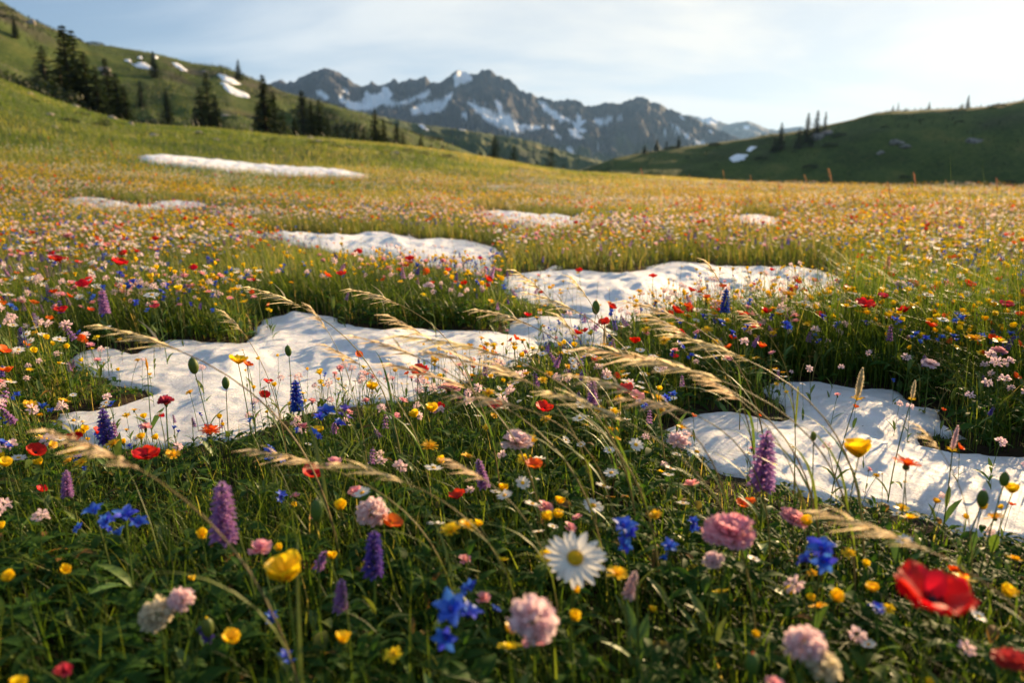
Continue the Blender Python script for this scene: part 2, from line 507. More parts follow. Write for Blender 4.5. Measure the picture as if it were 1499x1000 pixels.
def build_ground():
    rr = np.concatenate([[0.0], np.geomspace(0.08, 60, 300), np.geomspace(61, 520, 230), np.geomspace(540, 16000, 60)])
    az = np.concatenate([np.radians(np.arange(-180, -62, 6.0)), np.radians(np.arange(-62, 62.01, 0.22)), np.radians(np.arange(66, 180, 6.0))])
    Rg, A = np.meshgrid(rr, az, indexing='ij')
    x, y = (Rg * np.sin(A)).ravel(), (Rg * np.cos(A)).ravel()
    z = height(x, y)
    r = Rg.ravel()
    turf = sstep(9, 22, r + 3 * fbm(x * 0.3, y * 0.3, 3))
    hi = z - 20 - 34 * sstep(-100, -300, x) 
    rk = 0.7 * sstep(0.1, 0.5, fbm(x * 0.03 + 9, y * 0.045, 5) + np.clip(hi / 70, -1, 0.22)) * sstep(150, 230, r) * (1 - sstep(360, 600, r))
    rk = np.where(A.ravel() > R(2), 0.35 * rk, rk)
    q = grid_quads(len(rr), len(az), True)
    me = np_mesh('ground', np.stack([x, y, z], 1), quads=q, mats=[MAT['ground']], attrs=dict(turf=turf, rock=rk))
    return tag(link_mesh('ground', me), kind='structure')
build_ground()

# ---- foothills and mountains
def rock_material(name, veg=True):
    m, N, L, out = new_mat(name)
    pb = N.new('ShaderNodeBsdfPrincipled'); pb.inputs['Roughness'].default_value = 0.9
    pb.inputs['Specular IOR Level'].default_value = 0.15
    ge = N.new('ShaderNodeNewGeometry')
    n1 = N.new('ShaderNodeTexNoise'); n1.inputs['Scale'].default_value = 0.012; n1.inputs['Detail'].default_value = 9; n1.inputs['Roughness'].default_value = 0.68
    n2 = N.new('ShaderNodeTexNoise'); n2.inputs['Scale'].default_value = 0.02; n2.inputs['Detail'].default_value = 8; n2.inputs['Roughness'].default_value = 0.7
    L.new(ge.outputs['Position'], n1.inputs['Vector']); L.new(ge.outputs['Position'], n2.inputs['Vector'])
    rp = N.new('ShaderNodeValToRGB')
    for i, (p, c) in enumerate([(0.3, (0.013, 0.017, 0.026)), (0.5, (0.032, 0.036, 0.045)), (0.74, (0.11, 0.09, 0.078))]):
        e = rp.color_ramp.elements[i] if i < 2 else rp.color_ramp.elements.new(p)
        e.position = p; e.color = (*c, 1)
    L.new(n1.outputs['Fac'], rp.inputs[0])
    gp = N.new('ShaderNodeValToRGB')
    for i, (p, c) in enumerate([(0.36, (0.020, 0.038, 0.013)), (0.52, (0.055, 0.085, 0.020)), (0.7, (0.14, 0.12, 0.04))]):
        e = gp.color_ramp.elements[i] if i < 2 else gp.color_ramp.elements.new(p)
        e.position = p; e.color = (*c, 1)
    L.new(n2.outputs['Fac'], gp.inputs[0])
    def attr(n):
        a = N.new('ShaderNodeAttribute'); a.attribute_name = n; return a.outputs['Fac']
    def mix(f, a, b):
        x = N.new('ShaderNodeMix'); x.data_type = 'RGBA'
        L.new(f, x.inputs[0]); L.new(a, x.inputs[6])
        if isinstance(b, tuple): x.inputs[7].default_value = b
        else: L.new(b, x.inputs[7])
        return x.outputs[2]
    c = mix(attr('green'), rp.outputs[0], gp.outputs[0])
    c = mix(attr('snow'), c, (0.82, 0.84, 0.87, 1))
    L.new(c, pb.inputs['Base Color'])
    bp = N.new('ShaderNodeBump'); bp.inputs['Strength'].default_value = 0.9; bp.inputs['Distance'].default_value = 14.0
    L.new(n1.outputs['Fac'], bp.inputs['Height']); L.new(bp.outputs[0], pb.inputs['Normal'])
    L.new(pb.outputs[0], out.inputs['Surface'])
    return m
MAT['rock'] = rock_material('mountain rock and snow')

def poly_inside(px, py, poly):
    p = np.asarray(poly, float); q = np.roll(p, -1, 0)
    ins = np.zeros(px.shape, bool)
    for (x0, y0), (x1, y1) in zip(p, q):
        c = ((y0 > py) != (y1 > py))
        with np.errstate(divide='ignore', invalid='ignore'):
            xi = (x1 - x0) * (py - y0) / (y1 - y0 + 1e-12) + x0
        ins ^= c & (px < xi)
    return ins

def massif(name, sky, r_base, r_top, r_back, base_z, n_az, n_r, amp, scale, power, jag, snowfields=(), green_top=0.35, top_wander=0.08, snow_line=None, seed=0.0):
    """a mountain range whose skyline runs through the given directions; buttresses and gullies by ridged noise"""
    sa, st = ring(sky)
    az = np.linspace(sa[0], sa[-1], n_az)
    s = np.concatenate([np.linspace(0, 1, n_r), 1 + np.linspace(0.05, 1, n_r // 4)])
    S, A = np.meshgrid(s, az, indexing='ij')
    rt = r_top * (1 + top_wander * fbm(A * 22 + seed, A * 0 + seed, 4))
    tan = np.interp(A, sa, st) + jag * fbm(A * 190 + seed, A * 0 + 3.3, 4)
    zt = CAM_H + rt * tan
    Rg = np.where(S <= 1, r_base + (rt - r_base) * S, rt + (r_back - rt) * (S - 1))
    x, y = Rg * np.sin(A), Rg * np.cos(A)
    f = np.where(S <= 1, np.clip(S, 0, 1) ** power, 1 - np.clip(S - 1, 0, 1) ** 0.8)
    z = base_z + (zt - base_z) * f
    wx = x + 0.35 / scale * fbm(x * scale * 0.8 + seed, y * scale * 0.8, 3)
    # spurs run down the slope: stretch the noise along the fall line
    lo = fbm(x * scale * 0.45 + seed, y * scale * 0.6, 3)
    n = ridged(A * r_top * scale * 0.8 + 1.5 * lo * (1.15 - np.clip(S, 0, 1)) + 0.35 * fbm(x * scale * 2, y * scale * 2, 3) + seed, Rg * scale * 0.8 + 0.8 * lo, 6)
    n2 = ridged(wx * scale * 2.3, y * scale * 2.3 + seed, 5)
    win = np.where(S <= 1, np.sin(np.pi * np.clip(S, 0, 1) ** 1.3) ** 0.7, 0.2 * np.clip(2 - S, 0, 1))
    rough = amp * ((n - 0.42) * 1.25 + (n2 - 0.4) * 0.5) * win * np.clip((zt - base_z) / (0.6 * np.max(zt - base_z)), 0.15, 1.2)
    room = np.maximum(1.0, 0.7 * (CAM_H + Rg * tan - z))          # spurs stay well under the skyline behind them
    z = z + np.where((rough > 0) & (S < 1), room * (1 - np.exp(-np.clip(rough, 0, None) / room)), rough)
    # never above the sight line to the skyline in front of it
    lim = CAM_H + Rg * (tan - 0.002)
    z = np.where(S < 0.97, np.minimum(z, lim), z)
    z = np.where((np.abs(A - sa[0]) < 1e-9) | (np.abs(A - sa[-1]) < 1e-9), base_z - 5, z)
    xf, yf, zf = x.ravel(), y.ravel(), z.ravel()
    px, py = to_px(xf, yf, zf)
    wob = 5.0 * fbm(xf * 0.02, yf * 0.02 + zf * 0.02, 5)
    wob2 = 5.0 * fbm(xf * 0.02 + 40, zf * 0.03, 5)
    snow = np.zeros(len(xf))
    for p in snowfields:
        snow = np.maximum(snow, poly_inside(px + wob, py + wob2, p).astype(float))
    rel = (zf - base_z) / (np.max(zt) - base_z)
    gul = fbm(xf * 0.012 + 7, yf * 0.006 + zf * 0.01, 6)
    if snow_line is not None:
        flat = -rough.ravel() / amp
        snow = np.maximum(snow, (sstep(0.30, 0.36, gul * 0.8 + 0.45 * flat) * sstep(snow_line - 0.1, snow_line + 0.15, rel + 0.15 * gul)))
    green = 1 - sstep(green_top - 0.12, green_top + 0.1, rel + 0.22 * gul)
    q = grid_quads(len(s), n_az)
    snow[(S.ravel() > 1.02)] *= 0.5
    me = np_mesh(name, np.stack([xf, yf, zf], 1), quads=q[:, ::-1], mats=[MAT['rock']], attrs=dict(snow=snow, green=green))
    return tag(link_mesh(name, me), kind='structure')

SNOWF = [
    [(462, 132), (472, 131), (482, 143), (478, 147), (470, 142)], [(500, 128), (508, 132), (511, 138), (503, 134)],
    [(494, 141), (500, 139), (506, 146), (520, 150), (530, 146), (536, 134), (545, 137), (556, 138), (558, 128), (566, 126), (575, 136), (572, 146), (582, 150), (606, 142), (628, 130), (630, 134),
     (622, 142), (600, 150), (575, 155), (560, 152), (545, 160), (530, 162), (512, 158), (500, 150)],
    [(600, 160), (612, 156), (618, 150), (640, 148), (655, 140), (664, 133), (660, 143), (650, 155), (645, 163), (628, 166), (612, 166), (602, 168)],
    [(664, 110), (672, 102), (682, 104), (692, 116), (684, 121), (672, 122), (667, 126), (665, 116)],
    [(684, 150), (692, 150), (704, 154), (716, 160), (728, 166), (740, 172), (752, 182), (764, 189), (768, 194), (758, 194), (740, 190), (722, 182), (706, 172), (694, 160)],
    [(726, 144), (730, 146), (736, 160), (744, 168), (758, 180), (780, 182), (795, 184), (790, 190), (772, 190), (756, 186), (744, 176), (732, 166), (727, 156)],
    [(676, 165), (684, 164), (684, 172), (677, 170)],
    [(786, 146), (798, 148), (806, 158), (824, 170), (842, 178), (846, 164), (852, 176), (858, 175), (848, 188), (860, 190), (858, 194), (842, 192), (836, 178), (820, 178), (806, 170), (794, 158)],
    [(832, 188), (842, 190), (854, 202), (846, 202), (834, 197)], [(868, 176), (878, 172), (886, 174), (896, 170), (894, 178), (880, 184), (872, 182)], [(898, 176), (908, 170), (910, 174), (900, 178)],
    [(980, 180), (990, 184), (997, 190), (995, 196), (985, 190)], [(998, 190), (1008, 196), (1012, 204), (1004, 202)], [(992, 166), (998, 170), (1003, 178), (998, 176)], [(970, 190), (978, 188), (978, 194), (972, 196)],
    [(826, 216), (838, 217), (840, 226), (834, 224)], [(870, 204), (876, 208), (876, 214), (871, 210)], [(620, 222), (634, 224), (634, 230), (622, 228)], [(608, 180), (616, 181), (626, 190), (618, 188)],
    [(798, 182), (812, 188), (814, 192), (802, 188)], [(810, 195), (822, 198), (822, 203), (812, 200)], [(1015, 205), (1030, 206), (1034, 212), (1020, 212)], [(1040, 190), (1044, 190), (1044, 195), (1040, 194)],
]
MSKY = [(240, 250), (300, 200), (340, 150), (372, 128), (395, 121), (408, 115), (418, 120), (430, 119), (445, 110), (456, 105), (466, 102), (478, 99), (490, 104), (502, 109), (512, 116), (524, 125), (534, 126), (545, 119), (554, 124), (566, 121), (576, 115),
        (584, 120), (593, 119), (601, 115), (608, 117), (621, 111), (632, 121), (644, 120), (656, 112), (664, 104), (673, 102), (684, 106), (698, 110), (705, 101), (716, 101), (728, 110), (738, 114), (743, 113), (752, 122), (762, 132), (775, 135), (784, 140), (795, 142), (806, 147), (818, 147),
        (830, 145), (846, 146), (856, 154), (868, 154), (878, 152), (888, 149), (896, 152), (906, 151), (920, 146), (933, 141), (942, 143), (954, 149), (966, 150), (978, 158), (990, 163), (1004, 168), (1018, 173), (1034, 182), (1052, 190), (1070, 197), (1090, 206), (1140, 222), (1200, 240), (1260, 256)]
massif('mountains', MSKY, 1500, 3200, 4300, -70, 900, 300, 270, 1 / 460.0, 1.9, 0.0035, SNOWF, 0.30, 0.05, seed=2.0)
massif('distant_mountains', [(800, 256), (900, 205), (960, 180), (1000, 168), (1015, 169), (1030, 173), (1042, 171), (1054, 178), (1068, 181), (1080, 178), (1096, 177), (1108, 182), (1125, 188), (1140, 190), (1158, 186), (1172, 185), (1190, 190), (1230, 200), (1300, 215), (1500, 240), (1700, 258)],
       4800, 6600, 8000, -80, 300, 90, 260, 1 / 900.0, 1.15, 0.002, [[(1018, 170), (1030, 172), (1044, 171), (1052, 178), (1044, 182), (1030, 178)], [(1088, 184), (1096, 182), (1098, 188), (1090, 189)]], 0.1, 0.03, snow_line=0.85, seed=11.0)
FSKY = [(180, 250), (300, 190), (380, 160), (430, 150), (480, 156), (520, 162), (545, 166), (575, 174), (610, 181), (645, 185), (680, 190), (712, 195), (750, 200), (780, 207), (815, 218), (845, 226), (880, 236), (920, 246), (990, 256), (1060, 262)]
massif('foothills', FSKY, 560, 1050, 1450, -45, 420, 110, 34, 1 / 130.0, 1.0, 0.0016, [[(608, 180), (616, 181), (626, 190), (618, 188)], [(620, 222), (634, 224), (634, 230), (622, 228)], [(668, 184), (680, 186), (682, 190), (672, 189)]], 3.0, 0.05, seed=5.0)

# ================================================================== SNOW
def snow_material():
    m, N, L, out = new_mat('old granular snow')
    pb = N.new('ShaderNodeBsdfPrincipled')
    pb.inputs['Roughness'].default_value = 0.55
    pb.inputs['Subsurface Weight'].default_value = 0.35
    pb.inputs['Subsurface Radius'].default_value = (0.02, 0.03, 0.045)
    pb.inputs['Subsurface Scale'].default_value = 0.5
    ge = N.new('ShaderNodeNewGeometry')
    def noise(scale, det=5, ro=0.6):
        n = N.new('ShaderNodeTexNoise'); n.inputs['Scale'].default_value = scale; n.inputs['Detail'].default_value = det; n.inputs['Roughness'].default_value = ro
        L.new(ge.outputs['Position'], n.inputs['Vector']); return n.outputs['Fac']
    rp = N.new('ShaderNodeValToRGB')
    for i, (p, c) in enumerate([(0.26, (0.58, 0.53, 0.46)), (0.38, (0.86, 0.86, 0.87)), (0.6, (0.91, 0.93, 0.96))]):
        e = rp.color_ramp.elements[i] if i < 2 else rp.color_ramp.elements.new(p)
        e.position = p; e.color = (*c, 1)
    L.new(noise(6, 9, 0.72), rp.inputs[0])
    # specks of soil and chaff blown onto the snow
    vo = N.new('ShaderNodeTexVoronoi'); vo.inputs['Scale'].default_value = 55
    L.new(ge.outputs['Position'], vo.inputs['Vector'])
    lt = N.new('ShaderNodeMath'); lt.operation = 'LESS_THAN'; lt.inputs[1].default_value = 0.10
    L.new(vo.outputs['Distance'], lt.inputs[0])
    gt = N.new('ShaderNodeMath'); gt.operation = 'GREATER_THAN'; gt.inputs[1].default_value = 0.72
    sx = N.new('ShaderNodeSeparateColor'); L.new(vo.outputs['Color'], sx.inputs[0]); L.new(sx.outputs[0], gt.inputs[0])
    mu = N.new('ShaderNodeMath'); mu.operation = 'MULTIPLY'; L.new(lt.outputs[0], mu.inputs[0]); L.new(gt.outputs[0], mu.inputs[1])
    mx = N.new('ShaderNodeMix'); mx.data_type = 'RGBA'; L.new(mu.outputs[0], mx.inputs[0])
    L.new(rp.outputs[0], mx.inputs[6]); mx.inputs[7].default_value = (0.16, 0.11, 0.07, 1)
    # soil and chaff washed to the melting rim
    ra = N.new('ShaderNodeAttribute'); ra.attribute_name = 'rim'
    rn = N.new('ShaderNodeMath'); rn.operation = 'MULTIPLY_ADD'; rn.inputs[1].default_value = 2.6; rn.inputs[2].default_value = -1.25
    L.new(noise(14, 7, 0.72), rn.inputs[0])
    rm = N.new('ShaderNodeMath'); rm.operation = 'MULTIPLY'; rm.use_clamp = True
    rc = N.new('ShaderNodeClamp'); rc.inputs['Max'].default_value = 0.6; L.new(rn.outputs[0], rc.inputs[0])
    L.new(rc.outputs[0], rm.inputs[0]); L.new(ra.outputs['Fac'], rm.inputs[1])
    md = N.new('ShaderNodeMix'); md.data_type = 'RGBA'; L.new(rm.outputs[0], md.inputs[0]); L.new(mx.outputs[2], md.inputs[6]); md.inputs[7].default_value = (0.20, 0.14, 0.09, 1)
    L.new(md.outputs[2], pb.inputs['Base Color'])
    b1 = N.new('ShaderNodeBump'); b1.inputs['Strength'].default_value = 0.9; b1.inputs['Distance'].default_value = 0.03
    L.new(noise(28, 8, 0.7), b1.inputs['Height'])
    b2 = N.new('ShaderNodeBump'); b2.inputs['Strength'].default_value = 0.8; b2.inputs['Distance'].default_value = 0.006
    L.new(noise(330, 3, 0.7), b2.inputs['Height']); L.new(b1.outputs[0], b2.inputs['Normal'])
    L.new(b2.outputs[0], pb.inputs['Normal'])
    L.new(pb.outputs[0], out.inputs['Surface'])
    return m
MAT['snow'] = snow_material()

def sdf(px, py, poly):
    """distance to the outline, positive inside"""
    p = np.asarray(poly, float); q = np.roll(p, -1, 0)
    d = np.full(px.shape, 1e9)
    for a, b in zip(p, q):
        e = b - a
        t = np.clip(((px - a[0]) * e[0] + (py - a[1]) * e[1]) / (e @ e + 1e-12), 0, 1)
        d = np.minimum(d, (px - a[0] - t * e[0]) ** 2 + (py - a[1] - t * e[1]) ** 2)
    return np.sqrt(d) * np.where(poly_inside(px, py, p), 1, -1)

SNOW = []        # outlines in metres, for keeping plants off the snow
def edge_noise(x, y, k):
    hole = np.clip(fbm(x * 0.16 / k + 8, y * 0.22 / k, 3) - 0.30, 0, 1)
    return k * (1.0 * fbm(x * 0.12 / k, y * 0.12 / k, 4) + 0.45 * fbm(x * 0.5 / k, y * 0.5 / k, 3) - 9.0 * hole)

def snow_patch(px_poly, label, thick=0.07, res=0.02, ek=0.10, bump=0.06, r0=0.4, r1=420.0, near=True, soft=0.16):
    w = np.array([on_ground(x, y, r0, r1)[:2] for x, y in px_poly])
    lo, hi = w.min(0) - 3 * ek, w.max(0) + 3 * ek
    nx, ny = int((hi[0] - lo[0]) / res) + 2, int((hi[1] - lo[1]) / res) + 2
    gx, gy = np.meshgrid(np.linspace(lo[0], hi[0], nx), np.linspace(lo[1], hi[1], ny), indexing='ij')
    x, y = gx.ravel(), gy.ravel()
    sd = sdf(x, y, w) + edge_noise(x, y, ek)
    if near: SNOW.append((w, ek))
    g = height(x, y)
    s = np.clip(sd, 0, None)
    th = thick * (1 - np.exp(-s / (soft * 0.33)))
    lw = 2.6 * bump + 0.05
    lump = fbm(x / lw, y / (1.5 * lw), 4)
    big = fbm(x / (3.2 * lw) + 4, y / (4.2 * lw), 3)
    ridge = ridged(x / (2.2 * lw) + 2.0, y / (3.4 * lw) + 0.25 * x / lw, 3) - 0.45
    up = bump * (0.55 * lump + 0.75 * big + 0.45 * ridge)
    z = g + np.where(sd > 0, th + up * np.clip(s / soft, 0, 1), np.clip(sd, -1, 0) * 0.9) - 0.004
    z = np.where(sd > 0, np.maximum(z, g + 0.012 * np.clip(s / 0.03, 0, 1)), z)
    keep = (sd > -2.2 * res).reshape(nx, ny)
    q = grid_quads(nx, ny)
    kf = keep.ravel()[q].all(1)
    q = q[kf]
    used = np.unique(q)
    rem = np.full(nx * ny, -1); rem[used] = np.arange(len(used))
    c = w.mean(0); c3 = np.array([c[0], c[1], H1(c[0], c[1])])
    rim = np.exp(-np.clip(sd, 0, None) / (0.45 * soft))[used]
    me = np_mesh('snow_patch', np.stack([x, y, z], 1)[used] - c3, quads=rem[q], mats=[MAT['snow']], attrs=dict(rim=rim))
    o = link_mesh('snow_patch', me, loc=c3)
    return tag(o, label, 'snow patch', 'snow patches left on the meadow' if near else 'snow patches on the hillsides')

S_LEFT = [(98, 520), (130, 513), (180, 512), (196, 520), (212, 508), (240, 498), (275, 497), (310, 500), (352, 503), (362, 488), (385, 470), (420, 462), (470, 460), (505, 476), (560, 486), (620, 484), (680, 488), (730, 486), (790, 500),
          (770, 530), (720, 548), (660, 566), (600, 584), (540, 590), (470, 600), (420, 622), (360, 646), (300, 662), (230, 660), (150, 652), (86, 632), (76, 606), (120, 600), (165, 596), (205, 580), (165, 566), (150, 554), (112, 545)]
S_MID = [(722, 408), (760, 402), (800, 398), (815, 388), (850, 390), (880, 400), (905, 402), (950, 396), (985, 385), (1020, 386), (1060, 393), (1110, 393), (1180, 395), (1245, 410), (1238, 428), (1170, 436), (1100, 440), (1040, 446), (1000, 456), (960, 468), (935, 486), (905, 512),
         (850, 514), (800, 510), (742, 504), (738, 486), (760, 472), (800, 468), (832, 462), (815, 450), (770, 440), (735, 428)]
S_STRIP = [(362, 346), (400, 341), (450, 342), (500, 348), (540, 343), (580, 345), (620, 352), (680, 353), (716, 362), (740, 372), (736, 388), (700, 404), (660, 396), (620, 388), (560, 378), (500, 372), (430, 362)]
S_CENTRE = [(698, 312), (730, 307), (770, 314), (800, 317), (830, 316), (862, 326), (855, 335), (800, 336), (750, 334), (708, 326)]
S_FAR = [(200, 230), (260, 230), (330, 236), (400, 244), (470, 249), (540, 257), (528, 263), (470, 261), (400, 258), (320, 252), (250, 245), (205, 238)]
S_LOW = [(92, 294), (150, 291), (190, 298), (215, 301), (250, 296), (302, 300), (296, 308), (230, 310), (170, 309), (110, 303)]
S_RIGHT = [(1122, 572), (1150, 561), (1200, 562), (1255, 570), (1290, 560), (1322, 558), (1326, 574), (1352, 596), (1384, 600), (1378, 622), (1412, 640), (1452, 668), (1540, 672), (1600, 690), (1600, 800), (1520, 806), (1440, 794), (1370, 772), (1290, 752), (1210, 742),
           (1130, 716), (1060, 700), (1000, 672), (950, 640), (985, 612), (1030, 604), (1070, 604), (1110, 612), (1140, 620), (1165, 618), (1150, 604), (1140, 592)]
snow_patch(S_LEFT, 'large lumpy white snow patch at near left of the meadow', 0.036, 0.009, 0.07, 0.060, r1=30, soft=0.26)
snow_patch(S_RIGHT, 'bluish shaded snow patch at near right behind the yellow poppy', 0.032, 0.007, 0.06, 0.048, r1=30, soft=0.20)
snow_patch(S_MID, 'broad rippled snow patch right of the middle of the meadow', 0.045, 0.016, 0.14, 0.09, r1=40, soft=0.34)
snow_patch(S_STRIP, 'long snow strip left of the middle, beyond the red poppies', 0.05, 0.025, 0.18, 0.10, r1=40, soft=0.5)
snow_patch(S_CENTRE, 'small flat snow patch at the middle of the far meadow', 0.06, 0.05, 0.18, 0.06, r1=60, soft=0.5)
snow_patch(S_LOW, 'thin broken snow strip at far left among flowers', 0.07, 0.05, 0.2, 0.06, r1=60, soft=0.5)
snow_patch(S_FAR, 'narrow long snow strip under the green left slope', 0.15, 0.08, 0.35, 0.10, r1=74, soft=0.9)
snow_patch([(690, 274), (730, 272), (775, 277), (772, 282), (730, 281), (694, 279)], 'tiny far snow sliver right of centre before the crest', 0.06, 0.08, 0.2, 0.04, r1=74, soft=0.6)
snow_patch([(655, 297), (690, 298), (686, 304), (662, 303)], 'tiny snow scrap above the middle of the flowers', 0.05, 0.05, 0.12, 0.03, r1=60, soft=0.4)
snow_patch([(1070, 318), (1110, 316), (1146, 322), (1140, 332), (1090, 331)], 'small snow scrap hidden among the golden flowers at right', 0.04, 0.05, 0.15, 0.03, r1=60, soft=0.4)
snow_patch([(320, 286), (352, 285), (374, 290), (350, 295), (326, 292)], 'little snow scrap between the two thin left strips', 0.05, 0.06, 0.12, 0.03, r1=60, soft=0.4)
for p, lb in [([(182, 87), (190, 86), (196, 94), (206, 90), (222, 97), (232, 103), (216, 101), (198, 98)], 'forked snow patch high on the left hill'),
              ([(200, 83), (206, 82), (209, 86), (203, 87)], 'tiny round snow spot above the forked one'), ([(222, 81), (229, 80), (233, 85), (226, 87)], 'small round snow spot near the left hill top'),
              ([(250, 90), (260, 92), (270, 99), (276, 104), (266, 103), (256, 97)], 'slanting oval snow patch on the left hill brow'),
              ([(317, 108), (330, 110), (345, 117), (353, 123), (340, 123), (326, 117)], 'upper of two long snow patches beside the fir'),
              ([(319, 121), (330, 122), (345, 130), (362, 136), (366, 143), (350, 141), (334, 135)], 'lower of two long snow patches beside the fir'),
              ([(1066, 232), (1078, 226), (1096, 226), (1090, 234), (1072, 237)], 'pale snow patch low on the shaded right ridge'), ([(1088, 220), (1100, 214), (1108, 214), (1098, 222)], 'thin snow streak higher on the shaded right ridge')]:
    snow_patch(p, lb, 0.5, 0.5, 0.7, 0.25, r0=120, near=False, soft=2.5)

def snow_depth(x, y):
    """signed distance into the nearest near snow patch (positive on snow)"""
    d = np.full(np.shape(x), -9.0)
    for w, ek in SNOW:
        lo, hi = w.min(0) - 0.8, w.max(0) + 0.8
        k = (x > lo[0]) & (x < hi[0]) & (y > lo[1]) & (y < hi[1])
        if k.any():
            d[k] = np.maximum(d[k], sdf(x[k], y[k], w) + edge_noise(x[k], y[k], ek))
    return d
# ================================================================== TREES, SHRUBS, BOULDERS
def at_range(px, r):
    az, _ = az_el(px, 180)
    x, y = r * math.sin(az), r * math.cos(az)
    return x, y, H1(x, y)

def leafcards(name, cen, siz, nrm, mat, tint):
    """many small quads: centres (n,3), half sizes (n,2), facing nrm, random roll"""
    n = len(cen)
    nrm = nrm / (np.linalg.norm(nrm, axis=1)[:, None] + 1e-9)
    rv = rng.normal(size=(n, 3))
    a = np.cross(nrm, rv); a /= np.linalg.norm(a, axis=1)[:, None] + 1e-9
    b = np.cross(nrm, a)
    co = np.stack([cen - a * siz[:, :1], cen + b * siz[:, 1:] * 0.6, cen + a * siz[:, :1], cen - b * siz[:, 1:] * 0.6], 1).reshape(-1, 3)
    q = np.arange(n * 4).reshape(n, 4)
    return np_mesh(name, co, quads=q, mats=[mat], smooth=False, attrs=dict(tint=np.repeat(tint, 4)))

def fir_meshes(seed, slim=0.19, levels=24, gap=0.06):
    """a fir one unit tall: trunk mesh and crown mesh"""
    g = np.random.default_rng(seed)
    mb = MB()
    mb.tube([(0, 0, -0.03), (0.002, 0, 0.3), (0, 0.002, 0.7), (0, 0, 0.99)], [0.018, 0.014, 0.007, 0.0015], 6)
    trunk = mb.mesh('fir_trunk', [MAT['bark']])
    cen, siz, nrm, tint = [], [], [], []
    co, q, tn = [], [], []
    n = 0
    for k in range(levels):
        f = k / (levels - 1)
        z = gap + (0.97 - gap) * f ** 0.92
        rad = slim * (1 - f) ** 0.82 * g.uniform(0.72, 1.12) + 0.008
        nb = int(9 - 4 * f)
        for j in range(nb):
            if g.random() < 0.04: continue
            a = j * 2 * np.pi / nb + g.uniform(0, 1.4)
            L = rad * g.uniform(0.65, 1.18)
            droop = g.uniform(0.18, 0.5) * (1 - 0.5 * f)
            base_t = g.uniform(0, 0.6)
            m = max(4, int(3 + L * 42))
            for i in range(m):
                u = (i + 0.6) / m
                r = L * u
                zz = z - droop * r + 0.35 * r * r / (L + 1e-6) * 0.4 + g.normal(0, 0.003)
                p0 = np.array([math.cos(a) * r, math.sin(a) * r, zz])
                wl = (0.02 + 0.34 * L * (1 - u) * 0.6) * g.uniform(0.7, 1.3)
                for s in (-1, 1):
                    b = a + s * g.uniform(0.5, 1.0)
                    d = np.array([math.cos(b), math.sin(b), -0.35 + g.normal(0, 0.15)])
                    e = np.array([-math.sin(b), math.cos(b), g.normal(0, 0.35)]) * 0.012 * g.uniform(0.7, 1.6)
                    tip = p0 + d * wl
                    co += [p0 - e, p0 + e, tip + e * 0.45, tip - e * 0.45]
                    q.append((n, n + 1, n + 2, n + 3)); n += 4
                    tt = min(1, max(0, base_t + g.uniform(0, 0.4))); tn += [tt] * 4
    crown = np_mesh('fir_crown', np.array(co), quads=np.array(q), mats=[MAT['needles']], smooth=False, attrs=dict(tint=np.array(tn)))
    return trunk, crown
FIRS = [fir_meshes(1, 0.19, 26), fir_meshes(2, 0.155, 28), fir_meshes(3, 0.23, 22, 0.03), fir_meshes(4, 0.13, 26), fir_meshes(5, 0.21, 24, 0.04)]

def fir(px, ytop, r, var, label, group='firs on the slopes', wide=1.0, parts=True):
    x, y, z = at_range(px, r)
    _, te = az_el(px, ytop)
    h = CAM_H + r * te - z
    h = max(h, 1.2)
    t, c = FIRS[var % len(FIRS)]
    if parts:
        o = empty('fir_tree', (x, y, z), random.uniform(0, 6.28))
        o.scale = (h * wide, h * wide, h)
        link_mesh('trunk', t, o); link_mesh('crown', c, o)
    else:
        o = link_mesh('fir_tree', c, loc=(x, y, z))
        o.rotation_euler = (0, 0, random.uniform(0, 6.28)); o.scale = (h * wide, h * wide, h)
    return tag(o, label, 'fir tree', group)

